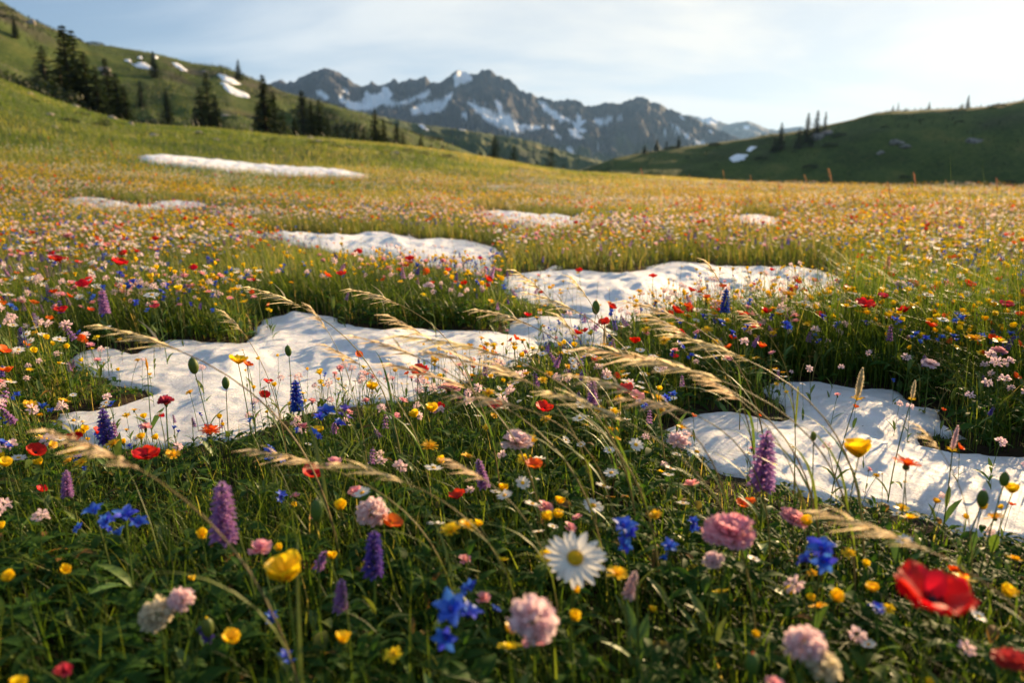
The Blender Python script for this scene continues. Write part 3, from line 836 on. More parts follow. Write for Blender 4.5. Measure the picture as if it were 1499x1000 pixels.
for a in [
    (109, 36, 104, 0, 'tallest dark fir of the clump on the upper left slope', 1.15), (121, 43, 108, 2, 'second tall fir pressed against the tallest of the upper left clump', 1.0),
    (97, 84, 101, 2, 'low broad fir at the outer edge of the upper left clump', 1.3), (134, 74, 103, 4, 'mid-height fir on the downhill side of the upper left clump', 1.25),
    (164, 84, 106, 1, 'slender fir standing alone below the upper left clump', 1.1), (176, 106, 104, 0, 'shorter fir touching the slender one below the upper left clump', 1.25),
    (186, 124, 102, 4, 'lowest bushy fir at the foot of the upper left clump', 1.3), (148, 96, 100, 2, 'bushy fir half hidden in the middle of the upper left clump', 1.2),
    (64, 30, 290, 1, 'small fir on the sky line of the left hill, uphill of its twin', 1.5), (76, 31, 288, 0, 'small fir on the sky line of the left hill, downhill of its twin', 1.5),
    (75, 67, 190, 2, 'single small round fir on the open green left slope', 1.5),
    (307, 105, 128, 2, 'dark broad fir below the two long snow patches', 1.15), (296, 126, 125, 4, 'shorter fir at the foot of the broad one below the snow patches', 1.2),
    (318, 140, 126, 0, 'low fir downhill of the broad one below the snow patches', 1.2),
    (389, 108, 96, 1, 'tallest fir left of the mountains, with a sharp pointed top', 1.25), (402, 131, 98, 0, 'dense fir shoulder to shoulder with the sharp pointed tallest one', 1.3),
    (378, 150, 100, 4, 'small fir on the uphill side of the sharp pointed tallest one', 1.2), (415, 158, 99, 2, 'low bushy fir just downhill of the dense pair', 1.2),
    (431, 171, 97, 0, 'little fir in the gap between two pairs of firs', 1.3), (444, 131, 175, 1, 'far fir higher on the slope behind the little one', 1.5),
    (456, 147, 96, 0, 'left fir of the even pair before the mountain foot', 1.25), (468, 144, 97, 4, 'right fir of the even pair before the mountain foot', 1.2),
    (480, 172, 99, 2, 'low fir leaning on the even pair', 1.2), (493, 178, 110, 0, 'small fir before the shaded gully', 1.2), (520, 178, 98, 2, 'broad little fir uphill of the pointed central fir', 1.2),
    (508, 186, 97, 4, 'squat fir between two broad little firs', 1.3), (532, 184, 99, 2, 'squat fir touching the pointed central fir', 1.3),
    (549, 158, 96, 0, 'pointed central fir below the long valley snowfields', 1.2), (561, 175, 97, 1, 'darker fir right behind the pointed central one', 1.3),
    (580, 179, 100, 0, 'fir downhill of the pointed central one with an open top', 1.3), (589, 192, 98, 2, 'short fir at the foot of the open topped one', 1.3),
    (615, 197, 96, 0, 'lone cone shaped fir on the edge of the green slope', 1.3), (630, 209, 97, 2, 'knee high bushy fir beside the lone cone', 1.6), (647, 211, 96, 4, 'tiny fir after the lone cone on the crest', 1.5),
    (703, 221, 97, 2, 'tiny fir on the crest left of the dark pair', 1.5), (724, 197, 98, 0, 'taller fir of the dark pair on the crest', 1.2), (752, 213, 98, 2, 'shorter wide fir of the dark pair on the crest', 1.2),
    (807, 214, 98, 2, 'golden edged fir on the crest left of the valley', 1.25), (786, 236, 99, 4, 'tiny fir beside the golden edged one', 1.6), (826, 241, 99, 4, 'tiny fir at the right foot of the golden edged one', 1.6),
    (945, 209, 285, 0, 'leftmost of the four valley firs on the lit knoll', 1.25), (963, 202, 290, 0, 'tallest of the four valley firs on the lit knoll', 1.4), (977, 205, 290, 1, 'third of the four valley firs on the lit knoll', 1.3),
    (995, 197, 292, 4, 'last and palest of the four valley firs on the lit knoll', 1.3),
    (1145, 178, 270, 0, 'dark fir at the left foot of the right ridge', 1.2), (1136, 196, 268, 2, 'lower fir beside the dark one at the left foot of the right ridge', 1.3),
    (1183, 164, 274, 1, 'left fir of the ridge trio against the bright sky', 1.25), (1196, 160, 275, 0, 'middle and tallest fir of the ridge trio against the bright sky', 1.2), (1208, 162, 282, 3, 'thin bare fir of the ridge trio against the bright sky', 1.1),
    (1172, 186, 268, 2, 'bushy fir in the shade below the ridge trio', 1.3), (1190, 190, 266, 4, 'broad fir deep in the shade below the ridge trio', 1.3), (1110, 203, 285, 2, 'small round fir above the thin snow streak on the ridge', 1.3),
    (1305, 153, 297, 2, 'small fir on the sky line of the right ridge near its dip', 1.4), (1312, 149, 299, 3, 'thin dead fir on the sky line of the right ridge', 1.0), (1323, 156, 299, 2, 'tiniest fir on the sky line of the right ridge', 1.2),
    (1357, 148, 298, 0, 'cone shaped fir in the middle of the right sky line', 1.2), (1413, 138, 296, 1, 'tallest fir on the right sky line, close to the lit bank', 1.25), (1405, 150, 298, 2, 'low bush like fir beside the tallest on the right sky line', 1.6)]:
    fir(*a[:5], wide=a[5] * (1.1 if a[0] > 1100 else 1.25))
g = np.random.default_rng(70)
for i in range(22):      # young firs scattered up the left hillside
    a0, r = R(g.uniform(-43, -17)), g.uniform(140, 270)
    x, y = r * math.sin(a0), r * math.cos(a0); z = H1(x, y)
    h = g.uniform(3.5, 8.0)
    t, c = FIRS[int(g.integers(0, 5))]
    o = empty('fir_tree', (x, y, z), g.uniform(0, 6.28)); o.scale = (h * 1.5, h * 1.5, h)
    link_mesh('trunk', t, o); link_mesh('crown', c, o)
    tag(o, 'young dark fir dotted on the open upper left hillside', 'fir tree', 'young firs on the upper left hillside')
g = np.random.default_rng(77)
for i in range(46):      # the far wood under the mountains and in the valley
    px = g.uniform(640, 940); r = g.uniform(420, 860)
    x, y, z = at_range(px, r)
    h = g.uniform(7, 13)
    o = link_mesh('fir_tree', FIRS[i % 5][1], loc=(x, y, z - 0.3))
    o.scale = (h * 1.2, h * 1.2, h)
    tag(o, 'tiny far fir in the shaded valley below the mountains', 'fir tree', 'tiny firs in the far valley')
for i in range(40):
    a0 = g.uniform(R(-15), R(4)); r = g.uniform(640, 1000)
    dg = None
    x, y = r * math.sin(a0), r * math.cos(a0)
    hit, loc, nr, _ = bpy.data.objects['foothills'].ray_cast(Vector((x, y, 2000)), Vector((0, 0, -1)))
    if not hit: continue
    h = g.uniform(7, 14)
    o = link_mesh('fir_tree', FIRS[i % 5][1], loc=(x, y, loc.z - 0.4))
    o.scale = (h * 1.2, h * 1.2, h)
    tag(o, 'speck of a fir on the green foothill spur', 'fir tree', 'firs dotted over the foothill spur')

def shrub_mesh(seed, n=700):
    g = np.random.default_rng(seed)
    p = g.normal(size=(n, 3)); p /= np.linalg.norm(p, axis=1)[:, None]
    p *= g.uniform(0.5, 1.0, (n, 1)) ** 0.4
    p[:, 2] = np.abs(p[:, 2]) * 0.8
    lump = 1 + 0.35 * fbm(p[:, 0] * 2.2 + seed, p[:, 1] * 2.2 + p[:, 2], 3)
    p *= lump[:, None]
    s = g.uniform(0.04, 0.10, (n, 2))
    return leafcards('shrub', p, s, p + g.normal(0, 0.6, p.shape), MAT['shrub'], np.clip(g.uniform(0, 1, n) * 0.7 + 0.3 * (lump - 0.8), 0, 1))
SHRUBS = [shrub_mesh(k) for k in (21, 22, 23)]
def shrub(x, y, z, s, hs, label, group):
    o = link_mesh('shrub', random.choice(SHRUBS), loc=(x, y, z - 0.05 * s))
    o.scale = (s, s, s * hs); o.rotation_euler = (0, 0, random.uniform(0, 6.28))
    tag(o, label, 'shrub', group)
for px, r, s in [(14, 98, 3.2), (30, 99, 3.0), (52, 100, 4.0), (66, 99, 4.2), (84, 101, 2.6), (-30, 95, 3.5), (200, 104, 2.4), (215, 100, 1.8), (330, 110, 2.8), (350, 104, 2.4), (286, 118, 2.8), (362, 102, 2.0), (424, 100, 2.2), (444, 98, 2.0),
                 (500, 97, 2.0), (515, 96, 1.8), (538, 97, 1.6), (600, 98, 1.4), (665, 97, 1.3), (690, 98, 1.2), (740, 99, 1.3), (770, 99, 1.2), (838, 99, 1.0), (850, 100, 1.1), (875, 101, 1.0)]:
    x, y, z = at_range(px, r)
    shrub(x, y, z, s, 0.8, 'rounded dark shrub growing along the crest between the firs', 'shrubs along the crest')
g = np.random.default_rng(5)
placed = 0
for i in range(520):
    a0, r = R(g.uniform(-44, -6)), g.uniform(120, 298)
    x, y = r * math.sin(a0), r * math.cos(a0)
    if fbm(np.array([x * 0.022]), np.array([y * 0.022]), 3)[0] < 0.02 or placed >= 140: continue
    qx, qy = to_px(x, y, H1(x, y) + 1)
    if 175 < qx < 385 and 70 < qy < 150: continue          # the open ground round the snow patches
    placed += 1
    shrub(x, y, H1(x, y), g.uniform(1.4, 5.4), g.uniform(0.35, 0.7), 'dark low shrub on the high green side of the left hill', 'shrubs on the left hill')
placed = 0
for i in range(150):
    a0, r = R(g.uniform(-42, -5)), g.uniform(36, 74)
    x, y = r * math.sin(a0), r * math.cos(a0)
    if fbm(np.array([x * 0.06 + 3]), np.array([y * 0.06]), 3)[0] < 0.02 or placed >= 140: continue
    placed += 1
    shrub(x, y, H1(x, y), g.uniform(0.3, 0.75), 0.5, 'low dark green tussock on the near left slope above the flowers', 'tussocks on the near left slope')
for i in range(62):
    a0, r = R(g.uniform(12, 44)), g.uniform(190, 296)
    x, y = r * math.sin(a0), r * math.cos(a0)
    shrub(x, y, H1(x, y), g.uniform(0.8, 3.0), 0.55, 'dark low shrub on the shaded face of the right ridge', 'shrubs on the right ridge')

def boulder_mesh(seed):
    g = np.random.default_rng(seed)
    import bmesh
    bm = bmesh.new(); bmesh.ops.create_icosphere(bm, subdivisions=3, radius=1.0)
    co = np.array([v.co[:] for v in bm.verts])
    n = fbm(co[:, 0] * 1.1 + seed, co[:, 1] * 1.1 + co[:, 2] * 0.9, 4)
    co = co * (1 + 0.45 * n)[:, None]
    for k in range(7):       # broken faces
        d = g.normal(size=3); d /= np.linalg.norm(d); c = g.uniform(0.55, 0.85)
        e = np.clip(co @ d - c, 0, None); co = co - e[:, None] * d * 0.85
    for v, c in zip(bm.verts, co): v.co = c
    me = bpy.data.meshes.new('boulder'); bm.to_mesh(me); bm.free()
    me.materials.append(MAT['stone'])
    return me
def stone_material():
    m, N, L, out = new_mat('pale stone')
    pb = N.new('ShaderNodeBsdfPrincipled'); pb.inputs['Roughness'].default_value = 0.9
    tc = N.new('ShaderNodeTexCoord'); no = N.new('ShaderNodeTexNoise'); no.inputs['Scale'].default_value = 3; no.inputs['Detail'].default_value = 8
    L.new(tc.outputs['Object'], no.inputs['Vector'])
    rp = N.new('ShaderNodeValToRGB')
    rp.color_ramp.elements[0].position = 0.3; rp.color_ramp.elements[0].color = (0.07, 0.06, 0.052, 1)
    rp.color_ramp.elements[1].position = 0.65; rp.color_ramp.elements[1].color = (0.34, 0.30, 0.26, 1)
    L.new(no.outputs['Fac'], rp.inputs[0]); L.new(rp.outputs[0], pb.inputs['Base Color'])
    bp = N.new('ShaderNodeBump'); bp.inputs['Strength'].default_value = 0.6; L.new(no.outputs['Fac'], bp.inputs['Height']); L.new(bp.outputs[0], pb.inputs['Normal'])
    L.new(pb.outputs[0], out.inputs['Surface'])
    return m
MAT['stone'] = stone_material()
BOULD = [boulder_mesh(k) for k in (31, 32, 33)]
for i, (px, py, s, lb) in enumerate([(43, 138, 0.55, 'pale boulder on the grass below the left hand shrubs'), (107, 150, 0.75, 'broad pale boulder at the foot of the upper left fir clump'), (163, 158, 0.85, 'whitest boulder right of the upper left fir clump'),
        (72, 168, 0.4, 'flat grey stone in the grass under the fir clump'), (224, 199, 0.55, 'small white stone alone on the open left slope'), (291, 197, 0.7, 'long flat stone on the green slope right of the white one'),
        (316, 204, 0.3, 'tiny pale stone beyond the long flat one'), (80, 186, 0.3, 'tiny stone in the grass at far left'), (455, 203, 0.6, 'upper stone of the pair under the even firs'), (465, 209, 0.75, 'lower and larger stone of the pair under the even firs'),
        (513, 217, 0.45, 'grey stone on the slope below the squat firs'), (577, 225, 0.5, 'dull stone below the open topped fir'), (186, 152, 0.6, 'weathered stone beside the lowest bushy fir')]):
    p = on_ground(px, py, 20, 120)
    o = link_mesh('boulder', BOULD[i % 3], loc=(p[0], p[1], p[2]))
    s *= 0.62
    o.scale = (s * 1.3, s, s * 0.6); o.rotation_euler = (random.uniform(-.2, .2), random.uniform(-.2, .2), random.uniform(0, 6))
    tag(o, lb, 'boulder', 'boulders on the left slope')
for i, (px, py, s, lb) in enumerate([(148, 101, 4.0, 'big pale rock outcrop behind the fir clump on the left'), (158, 110, 3.2, 'lower pale rock outcrop right of the big one'), (329, 169, 2.6, 'pale rock among the dark firs below the snow patches'), (42, 34, 5.0, 'rock knob on the brow at the top of the left hill'),
        (300, 104, 2.0, 'grey outcrop on the brow beside the long snow patches'), (1200, 200, 7.0, 'grey crag right of the ridge trio of firs'), (1212, 194, 6.0, 'upper grey crag near the ridge trio of firs'), (1312, 208, 4.0, 'left grey rock on the shaded right ridge'),
        (1326, 214, 3.0, 'lower grey rock on the shaded right ridge'), (1290, 222, 2.6, 'narrow rock in the gully of the right ridge'), (1425, 205, 4.0, 'farthest right grey rock on the shaded ridge')]):
    p = on_ground(px, py, 110, 420)
    o = link_mesh('boulder', BOULD[i % 3], loc=(p[0], p[1], p[2] - 0.1 * s))
    s *= 0.55
    o.scale = (s * 1.3, s * 0.8, s * 0.55); o.rotation_euler = (random.uniform(-.3, .3), random.uniform(-.3, .3), random.uniform(0, 6))
    tag(o, lb, 'rock outcrop', 'rock outcrops on the hills')
# ================================================================== GRASS
def blades(pos, head, L, w, curve, seg, tw):
    """ribbon blades; pos (n,3), head = the way each bends, curve 0..1.3; returns coords (n,seg+1,2,3)"""
    t = np.linspace(0, 1, seg + 1)
    d = L[:, None] * curve[:, None] * t ** 2 * 0.75
    z = L[:, None] * (t - 0.42 * np.clip(curve, 0, 1.2)[:, None] * t ** 2)
    ch, sh = np.cos(head)[:, None], np.sin(head)[:, None]
    c = np.stack([pos[:, 0:1] + ch * d, pos[:, 1:2] + sh * d, pos[:, 2:3] + z], -1)
    sd = np.stack([-np.sin(head + tw), np.cos(head + tw), np.zeros_like(head)], -1)
    hw = 0.5 * w[:, None] * (np.clip(1 - t, 0.03, 1) ** 0.75) * (0.75 + 0.6 * np.sin(np.pi * np.clip(t * 1.4, 0, 1)))
    return np.stack([c - sd[:, None] * hw[..., None], c + sd[:, None] * hw[..., None]], 2)

def blade_quads(n, seg):
    b = np.arange(n)[:, None] * (seg + 1) * 2
    k = np.arange(seg)[None] * 2
    return np.stack([b + k, b + k + 1, b + k + 3, b + k + 2], -1).reshape(-1, 4)

def sector(n, r0, r1, a0=-47, a1=47, p=1.0):
    """n random points, p = 1 even over the area, smaller = denser towards the camera"""
    u = rng.random(n)
    r = (r0 ** (2 * p) + u * (r1 ** (2 * p) - r0 ** (2 * p))) ** (1 / (2 * p))
    a = np.radians(rng.uniform(a0, a1, n))
    return r * np.sin(a), r * np.cos(a), r

def low_front(x, y):
    """plants just in front of a snow patch are short: 1 far from snow, about 0.35 at its near edge"""
    r = np.hypot(x, y); ux, uy = x / r, y / r
    f = np.ones(len(x))
    for d, k in ((0.08, 0.32), (0.22, 0.42), (0.42, 0.60), (0.65, 0.8)):
        d2 = d * np.clip(r / 1.4, 0.6, 3)
        s = snow_depth(x + ux * d2, y + uy * d2)
        f = np.minimum(f, np.where(s > 0, k, 1.0))
    return f

def clump(x, y, s=1.0, o=0.0):
    return fbm(x * s + o, y * s - o, 3)

def grass_object(name, x, y, L, w, curve, seg, tint, mat, label_kind='stuff', head=None, dz=0.0):
    n = len(x)
    z = height(x, y) + dz
    if head is None:
        head = np.pi + rng.normal(0, 1.15, n)
        k = rng.random(n) < 0.25
        head[k] = rng.uniform(0, 6.28, k.sum())
    co = blades(np.stack([x, y, z], 1), head, L, w, curve, seg, rng.uniform(-0.9, 0.9, n))
    me = np_mesh(name, co.reshape(-1, 3), quads=blade_quads(n, seg), mats=[mat], attrs=dict(tint=np.repeat(tint, (seg + 1) * 2)))
    return tag(link_mesh(name, me), kind='stuff')

def make_grass():
    # foreground and first metres
    x, y, r = sector(120000, 0.30, 4.2, -52, 52, 0.72)
    sd = snow_depth(x, y)
    bare = sd > 0.012 - 0.17 * (rng.random(len(x)) ** 1.6) - 0.05 * np.clip(clump(x, y, 3.0), 0, 1)
    keep = ~bare & (clump(x, y, 2.6) > -0.55 * rng.random(len(x)) - 0.12)
    x, y, r = x[keep], y[keep], r[keep]
    n = len(x)
    f = low_front(x, y)
    hm = 1.0 + 0.45 * clump(x, y, 1.7, 3.0)
    L = (0.05 + 0.115 * rng.random(n) ** 1.2 + 0.10 * (rng.random(n) ** 8) + 0.13 * (rng.random(n) ** 14)) * f * hm
    L *= 0.80 + 0.65 * sstep(1.4, 2.7, r)
    L *= 1 + 0.8 * np.exp(-((x - 1.65) / 0.9) ** 2 - ((y - 2.35) / 0.6) ** 2)      # the rank bank behind the right hand snow
    w = rng.uniform(0.0014, 0.0036, n) * (0.8 + 0.25 * r / 2)
    rim = np.exp(-np.clip(-snow_depth(x, y), 0, None) / 0.07)          # flattened, bleached grass at the melting edge
    L *= 1 - 0.55 * rim * (rng.random(n) < 0.8)
    tint = np.clip(rng.beta(1.6, 3.0, n) + 0.6 * rim * (rng.random(n) < 0.55) + 0.25 * clump(x, y, 1.2, 8.0) + 0.12 * (rng.random(n) < 0.06) * 5 * rng.random(n), 0, 1)
    grass_object('meadow_grass', x, y, L, w, rng.uniform(0.1, 1.1, n), 4, tint, MAT['grass'])
    # 4 to 13 m
    x, y, r = sector(150000, 3.9, 13.5, -49, 49, 0.62)
    sd = snow_depth(x, y)
    keep = (sd < 0.10 - 0.22 * rng.random(len(x)) ** 0.5) & (clump(x, y, 1.1) > -0.6 * rng.random(len(x)) - 0.1)
    x, y, r = x[keep], y[keep], r[keep]; n = len(x)
    L = (0.12 + 0.17 * rng.random(n)) * (1 + 0.35 * clump(x, y, 0.7, 3.0)) * low_front(x, y)
    w = rng.uniform(0.003, 0.006, n) * (r / 6) ** 0.7
    right = sstep(-3, 6, x)  # golden backlight on the right put into the tint, besides dry seed heads
    tint = np.clip(rng.beta(1.7, 2.4, n) + 0.25 * clump(x, y, 0.5, 8.0) + 0.08 + 0.42 * right * rng.random(n), 0, 1)
    grass_object('mid_meadow_grass', x, y, L, w, rng.uniform(0.1, 1.0, n), 3, tint, MAT['far_grass'])
    # 13 to 80 m
    x, y, r = sector(250000, 13, 82, -48, 48, 0.5)
    sd = snow_depth(x, y)
    keep = sd < 0.25 - 0.55 * rng.random(len(x)) ** 0.5
    x, y, r = x[keep], y[keep], r[keep]; n = len(x)
    L = (0.16 + 0.20 * rng.random(n)) * (1 + 0.4 * clump(x, y, 0.15, 3.0))
    w = rng.uniform(0.008, 0.016, n) * (r / 18) ** 0.8
    right = sstep(-25, 25, x + 6)  # gold towards the right: backlit glow painted into blade colour, plus seed heads
    tint = np.clip(rng.beta(1.7, 2.6, n) * 0.8 + 0.6 * clump(x, y, 0.10, 8.0) + 0.80 * right * rng.random(n) - 0.02, 0, 1)
    grass_object('far_meadow_grass', x, y, L, w, rng.uniform(0.1, 0.9, n), 2, tint, MAT['far_grass'])
    # hillsides
    for nm, a0, a1, cnt, mt in (('hill_grass', -46, -4, 20000, 'far_grass'), ('hill_heath', -46, -4, 36000, 'shrub'), ('ridge_grass', 2, 46, 16000, 'shrub')):  # ridge blades take the dark shrub colour, painting in that face's shade
        a = np.radians(rng.uniform(a0, a1, cnt))
        r = np.sqrt(rng.uniform(80.0 ** 2, 310.0 ** 2, len(a)))
        x, y = r * np.sin(a), r * np.cos(a)
        k = (clump(x, y, 0.06) > -0.3 * rng.random(len(x))) if mt != 'shrub' else (clump(x, y, 0.045, 4.0) > 0.28 * rng.random(len(x)) - 0.08)
        x, y, r = x[k], y[k], r[k]; n = len(x)
        L = rng.uniform(0.3, 0.8, n) if mt != 'shrub' else rng.uniform(0.4, 1.5, n)
        tint = np.clip(rng.beta(1.6, 3.2, n) * 0.8 + 0.3 * clump(x, y, 0.03, 2.0), 0, 1)
        grass_object(nm, x, y, L, rng.uniform(0.10, 0.24, n), rng.uniform(0.1, 0.8, n), 2, tint, MAT[mt])

def make_cover():
    """low broad leaves between the blades"""
    x, y, r = sector(11500, 0.32, 3.6, -50, 50, 0.62)
    sd = snow_depth(x, y)
    keep = (sd < -0.012) & (clump(x, y, 3.2, 5.0) > -0.25)
    # leaves stand in rosettes
    x, y, r = x[keep], y[keep], r[keep]
    m = 6
    n = len(x) * m
    hx = np.repeat(x, m) + rng.normal(0, 0.006, n); hy = np.repeat(y, m) + rng.normal(0, 0.006, n)
    head = np.tile(np.arange(m) * 2 * np.pi / m, len(x)) + rng.normal(0, 0.5, n)
    f = np.repeat(low_front(x, y), m)
    L = rng.uniform(0.014, 0.048, n) * (0.5 + 0.5 * f)
    z0 = np.repeat(rng.uniform(0.0, 0.085, len(x)) * low_front(x, y), m)
    pos = np.stack([hx, hy, height(hx, hy) + z0], 1)
    seg = 4
    t = np.linspace(0, 1, seg + 1)
    rise = rng.uniform(0.2, 1.1, n)
    d = L[:, None] * t * np.cos(rise)[:, None] + 0.15 * L[:, None] * t ** 2
    zz = L[:, None] * (t * np.sin(rise)[:, None] - 0.55 * t ** 2)
    ch, sh = np.cos(head)[:, None], np.sin(head)[:, None]
    c = np.stack([pos[:, :1] + ch * d, pos[:, 1:2] + sh * d, pos[:, 2:] + zz], -1)
    sdv = np.stack([-np.sin(head), np.cos(head), rng.normal(0, 0.2, n)], -1)
    wd = L * rng.uniform(0.16, 0.40, n)
    hw = 0.5 * wd[:, None] * (0.08 + np.sin(np.pi * np.clip(t, 0.0, 0.97) ** 0.8))
    fold = 0.35 * hw
    up = np.array([0, 0, 1.0])
    co = np.stack([c - sdv[:, None] * hw[..., None] + up * fold[..., None], c, c + sdv[:, None] * hw[..., None] + up * fold[..., None]], 2)
    b = np.arange(n)[:, None] * (seg + 1) * 3
    k = (np.arange(seg)[None] * 3)
    q = np.concatenate([np.stack([b + k, b + k + 1, b + k + 4, b + k + 3], -1).reshape(-1, 4), np.stack([b + k + 1, b + k + 2, b + k + 5, b + k + 4], -1).reshape(-1, 4)])
    tint = np.repeat(np.clip(np.repeat(rng.beta(1.5, 3, len(x)), m) + rng.normal(0, 0.1, n) + (rng.random(n) < 0.04) * 0.6, 0, 1), (seg + 1) * 3)
    me = np_mesh('ground_cover', co.reshape(-1, 3), quads=q, mats=[MAT['leaf']], attrs=dict(tint=tint))
    tag(link_mesh('ground_cover', me), kind='stuff')
make_grass()
make_cover()
# ================================================================== FLOWERS
class P:
    """a part: name, geometry, materials, sub-parts"""
    def __init__(s, name, mb, mats, subs=()):
        s.name, s.mb, s.mats, s.subs = name, mb, list(mats), list(subs)

def frame(ax):
    z = np.asarray(ax, float); z = z / np.linalg.norm(z)
    x = np.cross([0.13, 0.99, 0.07], z); x /= np.linalg.norm(x)
    return np.stack([x, np.cross(z, x), z], 1)

def stem_curve(H, hx, hy, n=8, p=1.7):
    t = np.linspace(0, 1, n)
    return np.stack([hx * t ** p, hy * t ** p, H * t], 1)

def lance_leaf(c, head, L, w, up=0.9, curl=0.9, n=5):
    mb = MB()
    mb.petal(np.eye(3), c, head, L, w, math.degrees(up), math.degrees(up - curl), 0.25, 0.05, 0.85, 0.35, nu=n, nv=3, rnd=0.0)
    return mb

def stem_part(g, H, hx, hy, rad, leaves=3, mat='stem', Lr=(0.03, 0.07), n=8, sides=6):
    pts = stem_curve(H, hx, hy, n)
    mb = MB(); mb.tube(np.vstack([[pts[0] - (0, 0, 0.02)], pts]), np.concatenate([[rad * 1.2], np.linspace(rad * 1.15, rad * 0.8, n)]), sides)
    subs = []
    for k in range(leaves):
        i = g.integers(0, max(1, int(n * 0.6)))
        L = g.uniform(*Lr) * min(1.0, H / 0.16)
        subs.append(P('leaf', lance_leaf(pts[i], g.uniform(0, 6.28), L, L * g.uniform(0.14, 0.28), g.uniform(0.7, 1.3), g.uniform(0.4, 1.4), 5 if sides > 4 else 3), [MAT['stem']]))
    return P('stem', mb, [MAT[mat]], subs), pts

def jit(g, ax, s):
    return np.asarray(ax, float) + g.normal(0, s, 3)

def k_poppy(g, H, hx, hy, D, ax, q, col='red'):
    st, pts = stem_part(g, H, hx, hy, 0.0011 if q else 0.0009, 2 if q else 0, sides=6 if q else 3)
    c, M = pts[-1], frame(ax)
    nu, nv = (8, 9) if q == 2 else (5, 5) if q else (3, 3)
    out = [st]
    n = 5 if q else 4
    for i in range(n):
        mb = MB()
        mb.petal(M, c, i * 2 * np.pi / n * (1 if q < 2 else 2) + g.normal(0, 0.12), D * 0.56 * g.uniform(0.9, 1.1), D * 0.85 * g.uniform(0.9, 1.1), 52 + g.normal(0, 6), 8 + g.normal(0, 12), 0.18, 0.75, 0.45, 0.22, 0.085 if q else 0, 8, nu, nv, rnd=0.2, ph=g.uniform(0, 6))
        out.append(P('petal', mb, [MAT[col]]))
    hb = MB(); hb.ball(c + M[:, 2] * D * 0.09, (D * 0.07, D * 0.07, D * 0.10), 4 if q else 2, 7 if q else 4, 0, M)
    if q == 2:
        for k in range(26):
            a = g.uniform(0, 6.28); d = M @ np.array([math.cos(a), math.sin(a), 1.4])
            d /= np.linalg.norm(d); hb.tube([c + d * D * 0.04, c + d * D * 0.19], D * 0.006, 3); hb.ball(c + d * D * 0.2, D * 0.014, 2, 4)
    out.append(P('flower_heart', hb, [MAT['dark' if col in ('red', 'crimson') else 'gold']]))
    return out

def k_cup(g, H, hx, hy, D, ax, q, col='yellow', n=5):
    st, pts = stem_part(g, H, hx, hy, 0.0010, 2 if q else 0, sides=6 if q else 3)
    c, M = pts[-1], frame(ax)
    nu, nv = (7, 7) if q == 2 else (4, 4) if q else (2, 3)
    out = [st]
    for i in range(n):
        mb = MB()
        mb.petal(M, c, i * 2 * np.pi / n + g.normal(0, 0.08), D * 0.54 * g.uniform(0.93, 1.07), D * 0.60, 66 + g.normal(0, 6), 30 + g.normal(0, 10), 0.2, 0.72, 0.55, 0.25, 0.03 if q == 2 else 0, 5, nu, nv, rnd=0.28, ph=g.uniform(0, 6))
        out.append(P('petal', mb, [MAT[col]]))
    hb = MB(); hb.ball(c + M[:, 2] * D * 0.07, (D * 0.10, D * 0.10, D * 0.08), 3 if q else 2, 6 if q else 4, 0, M)
    if q == 2:
        for k in range(30):
            a = g.uniform(0, 6.28); d = M @ np.array([math.cos(a), math.sin(a), g.uniform(0.7, 2)])
            d /= np.linalg.norm(d); hb.tube([c + d * D * 0.05, c + d * D * 0.2], D * 0.008, 3)
    out.append(P('flower_heart', hb, [MAT['gold']]))
    return out

def k_daisy(g, H, hx, hy, D, ax, q, col='white', n=None):
    st, pts = stem_part(g, H, hx, hy, 0.0011, 2 if q else 0, sides=6 if q else 3)
    c, M = pts[-1], frame(ax)
    n = n or (21 if q == 2 else 13 if q else 8)
    nu, nv = (7, 5) if q == 2 else (3, 3) if q else (2, 2)
    out = [st]
    for i in range(n):
        mb = MB()
        mb.petal(M, c, i * 2 * np.pi / n + g.normal(0, 0.06), D * 0.38 * g.uniform(0.9, 1.08), D * (0.135 if q == 2 else 0.20 if q else 0.30), 14 + g.normal(0, 6), -12 + g.normal(0, 9), 0.5, 0.55, 0.5, -0.3 if q else 0, 0, 1, nu, nv, rnd=0.13, r0=D * 0.10)
        out.append(P('petal', mb, [MAT[col]]))
    hb = MB(); hb.ball(c + M[:, 2] * D * 0.012, (D * 0.135, D * 0.135, D * 0.07), 5 if q else 2, 12 if q == 2 else 6, 0, M)
    if q == 2:
        for k in range(120):
            rr = D * 0.13 * math.sqrt(k / 120); a = k * 2.39996
            d = M @ np.array([math.cos(a) * rr, math.sin(a) * rr, D * 0.07 * math.sqrt(max(0, 1 - (rr / (D * 0.135)) ** 2)) + D * 0.014])
            hb.ball(c + d, D * 0.008, 2, 4)
        cb = MB(); cb.ball(c - M[:, 2] * D * 0.03, (D * 0.12, D * 0.12, D * 0.05), 4, 8, 0, M)
        out.append(P('calyx', cb, [MAT['stem']]))
    out.append(P('flower_disc', hb, [MAT['gold']]))
    return out

